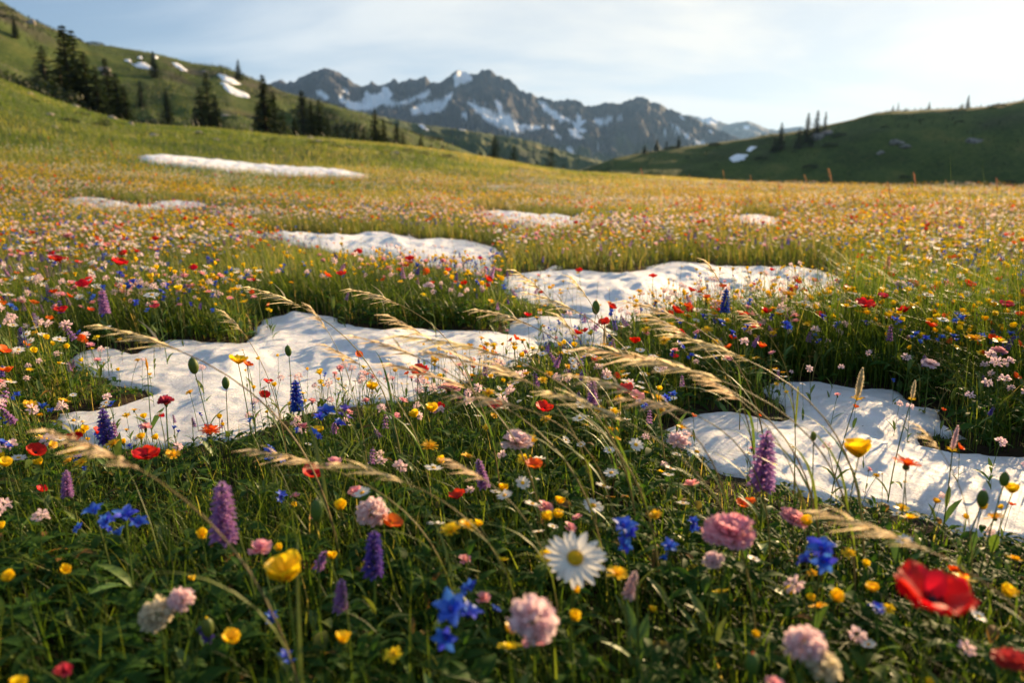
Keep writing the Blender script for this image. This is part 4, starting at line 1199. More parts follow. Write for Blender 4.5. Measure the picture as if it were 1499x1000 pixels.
def k_hawkweed(g, H, hx, hy, D, ax, q, col='yellow'):
    st, pts = stem_part(g, H, hx, hy, 0.0010, 2 if q else 0, sides=6 if q else 3)
    c, M = pts[-1], frame(ax)
    out = [st]
    for lay, (n, s, e0, e1) in enumerate([(16, 1.0, 22, 2), (13, 0.8, 40, 18), (9, 0.55, 62, 40)] if q == 2 else [(10, 1.0, 20, 4), (7, 0.65, 50, 30)] if q else [(5, 1.0, 25, 25)]):
        mb = MB()
        for i in range(n):
            mb.petal(M, c, (i + 0.5 * lay) * 2 * np.pi / n + g.normal(0, 0.1), D * 0.48 * s * g.uniform(0.85, 1.1), D * (0.13 if q == 2 else 0.24 if q else 0.5), e0 + g.normal(0, 6), e1 + g.normal(0, 8), 0.5, 0.8, 0.2, 0.2, 0.03 if q == 2 else 0, 6, 5 if q == 2 else 3 if q else 2, 4 if q == 2 else 2, rnd=-0.04, r0=D * 0.03)
        out.append(P('floret_ring', mb, [MAT[col]]))
    if q:
        cb = MB(); cb.ball(c - M[:, 2] * D * 0.07, (D * 0.13, D * 0.13, D * 0.13), 4, 7, 0, M); out.append(P('calyx', cb, [MAT['stem']]))
    return out

def k_carnation(g, H, hx, hy, D, ax, q, col='pink'):
    st, pts = stem_part(g, H, hx, hy, 0.0013 if q else 0.001, 3 if q else 0, sides=6 if q else 3)
    c, M = pts[-1], frame(ax)
    out = [st]
    for lay, (n, s, e0, e1) in enumerate([(9, 1.0, 35, -5), (9, 0.92, 52, 18), (8, 0.8, 66, 40), (6, 0.66, 80, 62)] if q == 2 else [(6, 1.0, 32, 0), (5, 0.85, 60, 35), (4, 0.6, 80, 65)] if q else [(4, 1.0, 25, 10), (3, 0.75, 65, 60)]):
        mb = MB()
        for i in range(n):
            mb.petal(M, c, (i + 0.5 * lay) * 2 * np.pi / n + g.normal(0, 0.2), D * 0.54 * s * g.uniform(0.85, 1.1), D * 0.42, e0 + g.normal(0, 7), e1 + g.normal(0, 12), 0.12, 1.15, 0.1, 0.1, 0.085 if q else 0, g.uniform(7, 13), 7 if q == 2 else 4 if q else 2, 11 if q == 2 else 5 if q else 2, rnd=0.12, ph=g.uniform(0, 6))
        out.append(P('petal_ring', mb, [MAT[col]]))
    if q:
        cb = MB(); cb.tube([c - M[:, 2] * D * 0.28, c - M[:, 2] * D * 0.14, c + M[:, 2] * D * 0.03], [D * 0.05, D * 0.11, D * 0.10], 8); out.append(P('calyx', cb, [MAT['stem']]))
    return out

def k_gentian(g, H, hx, hy, D, ax, q, col='blue'):
    st, pts = stem_part(g, H, hx, hy, 0.0012, 4 if q else 0, sides=6 if q else 3)
    c0, M0 = pts[-1], frame(ax)
    out = [st]
    heads = [(c0, M0, 1.0)]
    if q: heads += [(c0 + np.array([g.normal(0, D * .35), g.normal(0, D * .35), -D * 0.30]), frame(jit(g, ax, 0.6)), 0.75)]
    if q == 2: heads += [(c0 + np.array([g.normal(0, D * .3), g.normal(0, D * .3), -D * 0.5]), frame(jit(g, ax, 0.7)), 0.7)]
    for c, M, s in heads:
        if s < 1: st.mb.tube([pts[-3], (pts[-3] + c) / 2 + np.array([0, 0, 0.004]), c], 0.0008, 4)
        d = D * s * (1.0 if len(heads) == 1 else 0.86)
        for i in range(6 if q else 5):
            mb = MB()
            mb.petal(M, c - M[:, 2] * d * 0.12, i * 2 * np.pi / (6 if q else 5) + g.normal(0, 0.1), d * 0.6 * g.uniform(0.9, 1.1), d * 0.36, 62 + g.normal(0, 6), -12 + g.normal(0, 14), 0.3, 0.02, 0.75, 0.3, 0, 5, 7 if q == 2 else 4 if q else 3, 5 if q == 2 else 3 if q else 2, rnd=-0.05)
            out.append(P('petal', mb, [MAT[col]]))
        hb = MB(); hb.ball(c + M[:, 2] * d * 0.06, (d * 0.07, d * 0.07, d * 0.10), 3, 6, 0, M); out.append(P('flower_heart', hb, [MAT['violet' if q else col]]))
    return out

def k_lupine(g, H, hx, hy, D, ax, q, col='purple'):
    """D: length of the spike, about a third as wide"""
    st, pts = stem_part(g, H, hx, hy, 0.0016 if q else 0.0012, 5 if q else 0, sides=6 if q else 3)
    top = pts[-1]; a = np.asarray(ax, float); a /= np.linalg.norm(a)
    base = top - a * D
    # the stem runs on to the tip
    out = [st]
    n = 9 if q == 2 else 6 if q else 4
    M = frame(a)
    for k in range(n):
        f = k / (n - 1)
        c = base + a * D * f
        s = (0.20 * (1 - f) ** 0.35 + 0.05) * D
        m = 6 if q == 2 else 5 if q else 4
        for j in range(m):
            phi = (j + 0.5 * (k % 2)) * 2 * np.pi / m + g.normal(0, 0.15)
            mb = MB()
            if q:
                # banner held up, wings and keel folded forward
                mb.petal(M, c, phi, s * 0.95, s * 0.75, 62 - 20 * (1 - f), 66, 0.3, 0.35, 0.75, -0.5, 0, 5, 5, 5, rnd=0.45, r0=D * 0.012)
                mb.petal(M, c, phi + 0.12, s * 1.0, s * 0.55, 24, -25 + 40 * f, 0.35, 0.45, 0.6, 0.8, 0, 5, 4, 3, rnd=0.2, r0=D * 0.012)
                mb.petal(M, c, phi - 0.16, s * 0.95, s * 0.5, 10, -35 + 40 * f, 0.35, 0.45, 0.6, 0.8, 0, 5, 4, 3, rnd=0.2, r0=D * 0.012)
            else:
                mb.petal(M, c, phi, s * 1.1, s * 0.95, 30, 10, 0.5, 0.5, 0.4, 0, 0, 5, 2, 2, r0=D * 0.01)
            out.append(P('floret', mb, [MAT[col]]))
    tb = MB(); tb.tube([base - a * D * 0.02, top - a * D * 0.1, top + a * D * 0.05], [D * 0.02, D * 0.035, D * 0.006], 5 if q else 3); out.append(P('spike_tip', tb, [MAT['stem' if q else col]]))
    return out

def k_clover(g, H, hx, hy, D, ax, q, col='palepink'):
    st, pts = stem_part(g, H, hx, hy, 0.0010, 3 if q else 0, sides=6 if q else 3)
    c, M = pts[-1], frame(ax)
    mb = MB()
    n = 46 if q == 2 else 16 if q else 7
    for k in range(n):
        th = math.acos(1 - 1.65 * (k + 0.5) / n); phi = k * 2.39996
        d = M @ np.array([math.sin(th) * math.cos(phi), math.sin(th) * math.sin(phi), 0.75 * math.cos(th) + g.normal(0, 0.12)])
        Mk = frame(d)
        if q: 
            for i in range(3 if q == 2 else 2):
                mb.petal(Mk, c + d * D * 0.22, i * 2.1 + g.uniform(0, 1), D * 0.36 * g.uniform(0.65, 1.25), D * (0.19 if q == 2 else 0.24), 76, 30 + g.normal(0, 12), 0.5, 0.5, 0.6, 0.4, 0, 5, 3, 2)
        else:
            mb.petal(Mk, c + d * D * 0.15, g.uniform(0, 6), D * 0.4, D * 0.35, 60, 30, 0.6, 0.7, 0.3, 0, 0, 5, 2, 2)
    out = [st, P('flower_head', mb, [MAT[col]])]
    if q == 2:
        cb = MB(); cb.ball(c - M[:, 2] * D * 0.12, (D * 0.2, D * 0.2, D * 0.16), 4, 7, 0, M); out.append(P('calyx', cb, [MAT['stem']]))
    return out

def k_seedspike(g, H, hx, hy, D, ax, q, col='cream'):
    """D: length of a bristly bottle-brush head"""
    st, pts = stem_part(g, H, hx, hy, 0.0010, 2, sides=6)
    top = pts[-1]; a = np.asarray(ax, float); a /= np.linalg.norm(a); M = frame(a)
    base = top - a * D * 0.1
    mb = MB()
    for k in range(150):
        f = (k + 0.5) / 150; phi = k * 2.39996
        s = D * (0.12 + 0.14 * math.sin(math.pi * min(1, f * 0.85 + 0.12)))
        mb.petal(M, base + a * D * f, phi, s * 1.1, s * 0.38, 40 + 45 * f + g.normal(0, 8), 15 + 55 * f, 0.5, 0.3, 0.7, 0.4, 0, 5, 3, 2, r0=D * 0.02)
    mb.tube([base, base + a * D], [D * 0.05, D * 0.02], 5)
    out = [st, P('bristle_head', mb, [MAT[col]])]
    lb = MB()
    for k in range(4): lb.petal(M, base - a * D * 0.12, k * 1.6 + g.uniform(0, .5), D * 0.34, D * 0.14, 40, -30, 0.3, 0.05, 0.8, 0.3, 0, 5, 4, 3)
    out.append(P('bract', lb, [MAT['gold']]))
    return out

def k_bud(g, H, hx, hy, D, ax, q, col='stem'):
    st, pts = stem_part(g, H, hx, hy, 0.0010, 3, sides=6)
    c, M = pts[-1], frame(ax)
    hb = MB(); hb.ball(c + M[:, 2] * D * 0.4, (D * 0.30, D * 0.30, D * 0.52), 7, 9, 0, M)
    tb = MB()
    for i in range(4): tb.petal(M, c + M[:, 2] * D * 0.75, i * 1.57, D * 0.30, D * 0.2, 82, 95, 0.8, 0.1, 0.3, 0.2, 0, 5, 3, 3)
    return [st, P('bud', hb, [MAT['stem']]), P('bud_tip', tb, [MAT[col]])]

KIND = dict(poppy=k_poppy, buttercup=k_cup, daisy=k_daisy, hawkweed=k_hawkweed, carnation=k_carnation, gentian=k_gentian, lupine=k_lupine, clover=k_clover, seed_spike=k_seedspike, flower_bud=k_bud)

def joined(parts, name):
    mb = MB(); mats = []
    def put(p):
        for m in p.mats:
            if m not in mats: mats.append(m)
        mi = [mats.index(m) for m in p.mats]
        n0 = mb.n
        mb.v += p.mb.v
        mb.f += [tuple(a + n0 for a in f) for f in p.mb.f]
        mb.m += [mi[k] for k in p.mb.m]
        mb.n += p.mb.n
        for s in p.subs: put(s)
    for p in parts: put(p)
    return mb.mesh(name, mats)

def assemble(parts, name, loc, rz=0.0):
    o = empty(name, loc, rz)
    def put(p, par):
        c = link_mesh(p.name, p.mb.mesh(p.name, p.mats), par)
        for s in p.subs: put(s, c)
    for p in parts: put(p, o)
    return o

def copy_tree(o, par=None):
    c = o.copy(); COL.objects.link(c)
    if par is not None: c.parent = par
    for ch in o.children: copy_tree(ch, c)
    return c

# ---- the flowers one can point at: kind, column, row, width in photo pixels, colour, head height (m), tilt (x, y), label
SUNV = np.array([0.55, 0.15, 0.0])
HERO = [
 ('poppy', 1362, 892, 124, 'red', .25, (.06, -.10), 'biggest red poppy, wide open in the near right corner'),
 ('poppy', 612, 548, 31, 'red', .22, (.2, -.25), 'red poppy standing over the lower edge of the near left snow'),
 ('poppy', 84, 383, 27, 'red', .24, (.1, -.1), 'red poppy at the far left edge, upper of two on thin stems'),
 ('poppy', 174, 388, 32, 'red', .24, (.3, 0), 'broad red poppy right of the one on the left edge'),
 ('poppy', 1264, 450, 29, 'red', .23, (.1, -.3), 'single large red poppy in the crowded right hand meadow'),
 ('carnation', 243, 590, 24, 'crimson', .20, (.0, -.1), 'crimson half open bloom in front of the left snow corner'),
 ('poppy', 215, 672, 38, 'red', .17, (.1, -.2), 'red poppy seen from the side in the dim left grass'),
 ('poppy', 725, 598, 23, 'crimson', .19, (-.1, -.2), 'dark crimson poppy left of the bright red and yellow one'),
 ('poppy', 795, 602, 28, 'red', .19, (.2, -.2), 'bright red poppy beside a small yellow bloom, centre meadow'),
 ('poppy', 600, 381, 16, 'red', .24, (0, -.2), 'small red poppy at the near edge of the long snow strip'),
 ('poppy', 499, 403, 15, 'red', .23, (0, -.2), 'small red poppy in the grass between the two left snows'),
 ('poppy', 91, 457, 20, 'red', .20, (0, -.2), 'red poppy deep in the grass above the left soil gap'),
 ('poppy', 227, 451, 14, 'crimson', .20, (0, -.2), 'little crimson poppy above the brown soil by the left snow'),
 ('poppy', 1105, 481, 17, 'red', .18, (0, -.1), 'flat red poppy left of the broad one on the right'),
 ('poppy', 1292, 437, 18, 'crimson', .23, (0, -.2), 'crimson poppy just right of the large red one on the right'),
 ('poppy', 1472, 450, 22, 'crimson', .23, (0, -.2), 'pinkish crimson poppy at the far right edge'),
 ('poppy', 227, 352, 13, 'red', .24, (0, -.2), 'small scarlet poppy high above the left flower bank'),
 ('poppy', 781, 685, 27, 'orange', .20, (.1, -.1), 'round orange poppy alone in the centre grass'),
 ('hawkweed', 1327, 682, 40, 'orange', .21, (.15, .1), 'salmon orange bloom in front of the right snow'),
 ('hawkweed', 308, 632, 28, 'orange', .16, (.1, -.2), 'orange ragged bloom under the near left snow'),
 ('poppy', 1085, 742, 22, 'orange', .12, (.2, -.2), 'low orange bloom left of the pink ruffled carnation'),
 ('poppy', 1098, 738, 18, 'orange', .12, (-.2, -.1), 'second low orange bloom touching the first under the purple spike'),
 ('poppy', 1034, 437, 13, 'orange', .24, (0, -.2), 'orange poppy at the right end of the broad snow, lower of two'),
 ('poppy', 1058, 421, 12, 'orange', .24, (0, -.2), 'orange poppy at the right end of the broad snow, upper of two'),
 ('buttercup', 420, 850, 80, 'yellow', .20, (-.05, -.12), 'large glowing yellow buttercup in the near left dark grass'),
 ('buttercup', 1257, 670, 60, 'yellow', .22, (-.1, .15), 'large yellow poppy like bloom in front of the right snow'),
 ('poppy', 349, 533, 30, 'yellow', .22, (.1, .1), 'yellow cup with reddish side seen against the near left snow'),
 ('poppy', 362, 536, 16, 'orange', .215, (.5, .1), 'red orange half bloom pressed against the yellow cup on the snow'),
 ('hawkweed', 660, 778, 34, 'yellow', .19, (-.2, -.1), 'left yellow daisy like head of a close pair'),
 ('hawkweed', 683, 770, 28, 'yellow', .195, (.3, -.1), 'right yellow daisy like head of a close pair'),
 ('buttercup', 545, 571, 27, 'yellow', .20, (0, .1), 'yellow buttercup lit from behind under the red poppy'),
 ('buttercup', 632, 603, 27, 'yellow', .19, (.1, -.1), 'upper yellow bloom of the cluster under the snow edge'),
 ('buttercup', 608, 611, 24, 'yellow', .18, (-.3, -.1), 'lower left yellow bloom of the cluster under the snow edge'),
 ('hawkweed', 628, 655, 27, 'gold', .15, (.1, -.2), 'deep yellow starry bloom below the yellow cluster'),
 ('buttercup', 467, 634, 22, 'yellow', .15, (0, -.2), 'yellow bloom low in the grass below blue spikes'),
 ('buttercup', 800, 762, 28, 'yellow', .15, (.1, -.2), 'dull greenish yellow bloom behind the big daisy'),
 ('buttercup', 820, 507, 14, 'yellow', .23, (0, -.1), 'yellow bud like bloom before the middle snow'),
 ('buttercup', 338, 942, 40, 'yellow', .13, (.2, -.1), 'blurred yellow bloom at the very bottom left'),
 ('buttercup', 8, 683, 28, 'yellow', .18, (.2, -.1), 'yellow bloom cut by the left edge'),
 ('buttercup', 1482, 722, 30, 'yellow', .17, (-.2, 0), 'yellow bloom at the right edge over the snow'),
 ('buttercup', 1370, 737, 16, 'gold', .12, (.1, -.1), 'small golden bloom on the near rim of the right snow'),
 ('hawkweed', 1155, 432, 20, 'gold', .24, (0, -.1), 'orange yellow disc bloom left of the large red poppy'),
 ('hawkweed', 1425, 497, 26, 'gold', .22, (0, -.1), 'wide golden bloom at the right among pink flowers'),
 ('buttercup', 262, 425, 18, 'yellow', .22, (0, -.1), 'yellow flower pair head above the left brown soil'),
 ('hawkweed', 897, 604, 20, 'yellow', .18, (0, -.2), 'yellow ragged bloom under the pinkish red pair'),
 ('buttercup', 965, 572, 14, 'yellow', .18, (0, -.2), 'small yellow bloom among bending golden grass'),
 ('daisy', 842, 818, 98, 'white', .21, (.05, -.62), 'large white daisy with a yellow centre, front and middle'),
 ('daisy', 868, 741, 34, 'white', .15, (.2, -.3), 'small loose white daisy behind the large one'),
 ('daisy', 49, 408, 32, 'white', .22, (.2, -.1), 'white flower at the left edge under the red poppy'),
 ('daisy', 222, 432, 24, 'white', .21, (.1, -.2), 'white bloom above the small crimson poppy'),
 ('daisy', 1020, 662, 30, 'white', .14, (.1, -.1), 'creamy white bloom left of the purple spike'),
 ('daisy', 1025, 432, 18, 'white', .23, (0, -.2), 'pale bloom left of the orange pair at the snow end'),
 ('daisy', 1358, 432, 18, 'white', .23, (0, -.2), 'white daisy to the right of the large red poppy'),
 ('daisy', 1380, 468, 18, 'white', .22, (0, -.2), 'white daisy lower right of the large red poppy'),
 ('daisy', 155, 590, 16, 'white', .10, (0, -.2), 'little white bloom beside the soil gap in the left snow'),
 ('carnation', 1070, 789, 76, 'pink', .21, (-.1, -.1), 'large ruffled pink carnation, front right of the middle'),
 ('clover', 780, 908, 70, 'palepink', .22, (.1, -.3), 'pale pink tufted head in front of the white daisy'),
 ('carnation', 757, 652, 47, 'palepink', .20, (.0, -.1), 'pale pink feathery bloom in the centre grass'),
 ('carnation', 1158, 764, 42, 'pink', .16, (.35, -.1), 'small rose pink carnation right of the large ruffled one'),
 ('carnation', 657, 573, 32, 'pink', .20, (.0, .1), 'pink bloom right of the red poppy over the snow'),
 ('poppy', 916, 574, 26, 'crimson', .20, (-.2, -.2), 'left coral red flower of the pair among golden grass'),
 ('poppy', 930, 584, 24, 'pink', .195, (.3, -.3), 'right coral pink flower of the pair among golden grass'),
 ('clover', 545, 750, 46, 'palepink', .17, (.0, -.2), 'blurred mauve pink head left of the yellow pair'),
 ('carnation', 1045, 825, 32, 'palepink', .16, (-.3, -.1), 'drooping pink bloom tucked under the ruffled carnation'),
 ('carnation', 1360, 536, 24, 'palepink', .14, (0, -.2), 'pale pink ruffled bloom behind the cream spike on the right'),
 ('carnation', 1462, 516, 20, 'pink', .18, (0, -.2), 'pink ruffled bloom near the right edge'),
 ('clover', 993, 645, 28, 'palepink', .20, (.0, -.1), 'pale pink bristly head left of the purple spike'),
 ('carnation', 1318, 418, 18, 'palepink', .24, (0, -.2), 'pale pink bloom upper right of the large red poppy'),
 ('carnation', 100, 347, 18, 'pink', .24, (0, -.2), 'pink puff at upper left above the red poppies'),
 ('carnation', 628, 420, 16, 'palepink', .22, (0, -.2), 'pale pink puff at the near side of the snow strip'),
 ('clover', 230, 900, 50, 'cream', .16, (0, -.2), 'blurred pale clustered head left of the big buttercup'),
 ('clover', 265, 878, 36, 'palepink', .17, (.1, -.2), 'upper blurred pale head left of the big buttercup'),
 ('clover', 1180, 945, 60, 'palepink', .21, (-.1, -.1), 'blurred pale pink cluster at the bottom, left of the big poppy'),
 ('clover', 1205, 975, 50, 'cream', .20, (.2, -.1), 'blurred cream cluster at the bottom edge near the big poppy'),
 ('carnation', 92, 985, 26, 'crimson', .15, (.2, -.1), 'dim crimson bud at the bottom left corner'),
 ('carnation', 1480, 975, 50, 'crimson', .18, (.0, -.1), 'dim purple red bloom in the bottom right corner'),
 ('gentian', 660, 893, 66, 'blue', .20, (.0, -.6), 'large star shaped blue flower in front, left of the daisy'),
 ('gentian', 912, 772, 50, 'blue', .19, (.1, -.2), 'bright blue flower cluster right of the daisy'),
 ('gentian', 1203, 806, 58, 'blue', .20, (-.5, -.2), 'deep blue drooping bell between carnation and big poppy'),
 ('gentian', 980, 801, 34, 'blue', .16, (.1, -.3), 'small blue and white flower between daisy and carnation'),
 ('gentian', 183, 758, 48, 'blue', .18, (.2, -.2), 'right hand blue flower of the dim left pair'),
 ('gentian', 138, 750, 38, 'blue', .17, (-.2, -.2), 'left hand blue flower of the dim left pair'),
 ('gentian', 478, 604, 36, 'blue', .18, (.1, -.2), 'blue flower cluster left of the yellow buttercup'),
 ('gentian', 505, 600, 24, 'violet', .18, (.2, -.2), 'violet blue flower touching the blue cluster'),
 ('gentian', 1015, 765, 24, 'blue', .13, (.0, -.2), 'small blue flower left of the ruffled carnation'),
 ('gentian', 395, 662, 24, 'blue', .14, (.1, -.2), 'blue flower low under the near left snow'),
 ('gentian', 935, 590, 16, 'blue', .15, (.0, -.2), 'tiny blue flower behind the coral pair'),
 ('gentian', 985, 578, 18, 'blue', .15, (.0, -.2), 'small blue flower in shade of the golden grass'),
 ('gentian', 195, 413, 18, 'blue', .21, (.0, -.2), 'bright blue flower among grass upper left'),
 ('gentian', 1150, 474, 16, 'blue', .20, (.0, -.2), 'blue flower left under the large red poppy'),
 ('gentian', 1310, 468, 16, 'blue', .21, (.0, -.2), 'blue flower right under the large red poppy'),
 ('lupine', 325, 708, 92, 'purple', .25, (.06, 0), 'tall lilac lupine spike in the near left grass'),
 ('lupine', 1124, 634, 95, 'purple', .25, (.04, 0), 'tall purple lupine spike in front of the right snow'),
 ('lupine', 150, 600, 52, 'violet', .19, (.0, 0), 'dark violet spike against the left snow corner'),
 ('lupine', 548, 780, 72, 'violet', .19, (.1, -.1), 'blurred indigo spike left of the star shaped blue flower'),
 ('lupine', 432, 558, 46, 'blue', .19, (.0, 0), 'blue lupine spike under the near left snow'),
 ('lupine', 1063, 424, 34, 'blue', .25, (.0, 0), 'slim blue spike at the right end of the broad snow'),
 ('lupine', 97, 690, 40, 'purple', .16, (.1, 0), 'mauve spike in the dim grass at left'),
 ('lupine', 700, 674, 44, 'purple', .16, (-.2, 0), 'purple spike behind the bending grass, centre'),
 ('lupine', 930, 838, 44, 'palepink', .17, (.2, -.1), 'pale violet spike right below the daisy'),
 ('lupine', 868, 556, 38, 'purple', .20, (.0, 0), 'lilac spike among golden grass left of the coral pair'),
 ('lupine', 500, 850, 50, 'purple', .15, (.1, 0), 'dim mauve spike right of the big buttercup'),
 ('lupine', 149, 424, 36, 'purple', .22, (.0, 0), 'lavender spike above the brown soil at left'),
 ('lupine', 1302, 375, 20, 'pink', .28, (.1, 0), 'rosy spike above the flowers, upper right'),
 ('lupine', 30, 480, 30, 'violet', .18, (.0, 0), 'violet spike at the left edge'),
 ('flower_bud', 463, 760, 34, 'cream', .21, (.1, 0), 'pale closed bud right of the lilac spike'),
 ('flower_bud', 285, 545, 24, 'stem', .22, (-.1, 0), 'green nodding bud on a long stem against the left snow'),
 ('flower_bud', 331, 568, 18, 'stem', .19, (.0, 0), 'small green bud under the yellow cup'),
 ('flower_bud', 423, 520, 16, 'stem', .22, (-.1, 0), 'thin green bud over the hollow of the left snow'),
 ('flower_bud', 1191, 644, 14, 'stem', .22, (-.1, 0), 'pair of green buds left of the large yellow bloom'),
 ('flower_bud', 1437, 740, 26, 'purple', .17, (.0, 0), 'drab purple bud over the right snow'),
 ('flower_bud', 1469, 710, 22, 'stem', .19, (.0, 0), 'brown bud beside the yellow bloom at the right edge'),
 ('flower_bud', 305, 930, 30, 'yellow', .12, (.0, 0), 'blurred yellowish bud at the bottom left'),
 ('flower_bud', 1100, 985, 34, 'crimson', .15, (.0, 0), 'pinkish red bud at the bottom edge'),
 ('flower_bud', 872, 458, 20, 'gold', .24, (.0, 0), 'brownish orange seed bud before the middle snow'),
 ('seed_spike', 1258, 560, 42, 'cream', .255, (.06, 0), 'tall cream bottle brush spike over the right snow'),
 ('seed_spike', 1337, 570, 26, 'cream', .235, (.04, 0), 'smaller cream spike right of the tall one'),
 ('seed_spike', 1397, 640, 34, 'palepink', .21, (.1, 0), 'pinkish tufted spike at the right end of the snow'),
 ('seed_spike', 885, 490, 24, 'cream', .23, (.0, 0), 'yellowish brush spike at the near edge of the middle snow'),
 ('seed_spike', 215, 532, 16, 'gold', .20, (-.05, 0), 'small yellow tipped stalk over the left snow lobe'),
]
CATN = dict(poppy='flower', buttercup='flower', daisy='flower', hawkweed='flower', carnation='flower', gentian='flower', lupine='flower', clover='flower', seed_spike='seed head', flower_bud='flower bud')
HERO_XY = []
def build_heroes():
    for i, (kind, px, py, wpx, col, zt, tilt, label) in enumerate(HERO):
        g = np.random.default_rng(900 + i)
        d = ray(px, py)
        t = (zt - CAM_H) / d[2]
        if t > 5: t = 5
        top = np.array([d[0] * t, d[1] * t, zt])
        D = min(wpx * t / F, {'lupine': 0.085, 'seed_spike': 0.06}.get(kind, 0.068))
        ln = 0.22 * zt
        bx, by = top[0] + g.normal(0.03, 0.5) * ln * 0.6, top[1] + g.uniform(-0.15, 0.5) * ln
        bz = H1(bx, by) - 0.004
        s = snow_depth(np.array([bx]), np.array([by]))[0]
        if s > 0: bz += 0.02
        ax = np.array([tilt[0], tilt[1], 1.0])
        hd = top.copy()
        if kind == 'seed_spike': hd = top - np.array([0, 0, D * 0.45])
        if kind == 'lupine': hd = top + np.array([0, 0, 0.0])
        parts = KIND[kind](g, hd[2] - bz, hd[0] - bx, hd[1] - by, D, ax, 2, col)
        o = assemble(parts, kind, (bx, by, bz))
        tag(o, label, CATN[kind])
        HERO_XY.append((bx, by))
build_heroes()
# ================================================================== THE FLOWERS OF THE MEADOW
# kind, colour, share, head width, words for the label, clump offset
MASS = [('poppy', 'red', 0.026, 0.044, 'small red poppy', 1.0), ('poppy', 'orange', 0.055, 0.036, 'small orange poppy', 2.0), ('buttercup', 'yellow', 0.27, 0.030, 'small yellow buttercup', 3.0),
        ('daisy', 'white', 0.16, 0.034, 'small white daisy', 4.0), ('carnation', 'pink', 0.085, 0.034, 'small pink ruffled flower', 5.0), ('clover', 'palepink', 0.14, 0.030, 'pale pink clover head', 6.0),
        ('gentian', 'blue', 0.085, 0.034, 'small blue star flower', 7.0), ('lupine', 'purple', 0.035, 0.046, 'small lilac spike', 8.0), ('lupine', 'violet', 0.028, 0.042, 'small violet spike', 9.0), ('hawkweed', 'gold', 0.10, 0.032, 'small golden ragged flower', 10.0),
        ('hawkweed', 'yellow', 0.06, 0.032, 'small yellow ragged flower', 11.0)]
NAMEOF = {('poppy', 'orange'): 'orange_poppy', ('carnation', 'pink'): 'pink_carnation', ('hawkweed', 'gold'): 'golden_hawkweed', ('lupine', 'violet'): 'violet_lupine'}
ORD = ['', 'second ', 'third ', 'fourth ', 'fifth ']

def zone(x, y, r, px, py):
    if r < 1.15:
        return ('at the dark bottom left', 'around the large white daisy', 'around the big near poppy')[0 if px < 480 else 1 if px < 980 else 2]
    if r < 2.0:
        return ('in front of the near left snow', 'in the centre grass before the snow', 'beside the near right snow')[0 if px < 560 else 1 if px < 980 else 2]
    if r < 3.4:
        return ('on the bank behind the near left snow', 'between the near left and middle snows', 'on the bank behind the near right snow')[0 if px < 520 else 1 if px < 960 else 2]
    if r < 5.5:
        return ('on the left bank before the snow strip', 'around the broad middle snow', 'right of the middle snow')[0 if px < 560 else 1 if px < 1150 else 2]
    return ('in the far left flower bank', 'far beyond the middle snow', 'in the far golden flowers at right')[0 if px < 560 else 1 if px < 1000 else 2]

def variants(kind, col, D, q, n, seed):
    out = []
    for k in range(n):
        g = np.random.default_rng(seed + k)
        ax = np.array([g.normal(0.18, 0.3), g.normal(-0.1, 0.3), 1.0])
        H = 0.19
        hx, hy = g.normal(-0.015, 0.02), g.normal(0, 0.02)
        out.append(KIND[kind](g, H, hx, hy, D, ax, q, col))
    return out

def mass_points(n, r0, r1, off, p):
    x, y, r = sector(n, r0, r1, -46, 46, p)
    c = clump(x, y, 1.1 / (1 + r1 / 18), off)
    keep = 2.6 * c > 1.0 * rng.random(n) - 0.36
    gl = clump(x, y, 0.8 / (1 + r1 / 9), 33.0)             # hollows where only grass grows
    keep &= (gl > -0.52 + 0.36 * rng.random(n)) | (r < 2.2)
    sd = snow_depth(x, y)
    keep &= (sd < -0.05) | ((sd < 0.03) & (rng.random(n) < 0.5)) | ((sd < 0.3) & (rng.random(n) < 0.05))
    return x[keep], y[keep], r[keep]

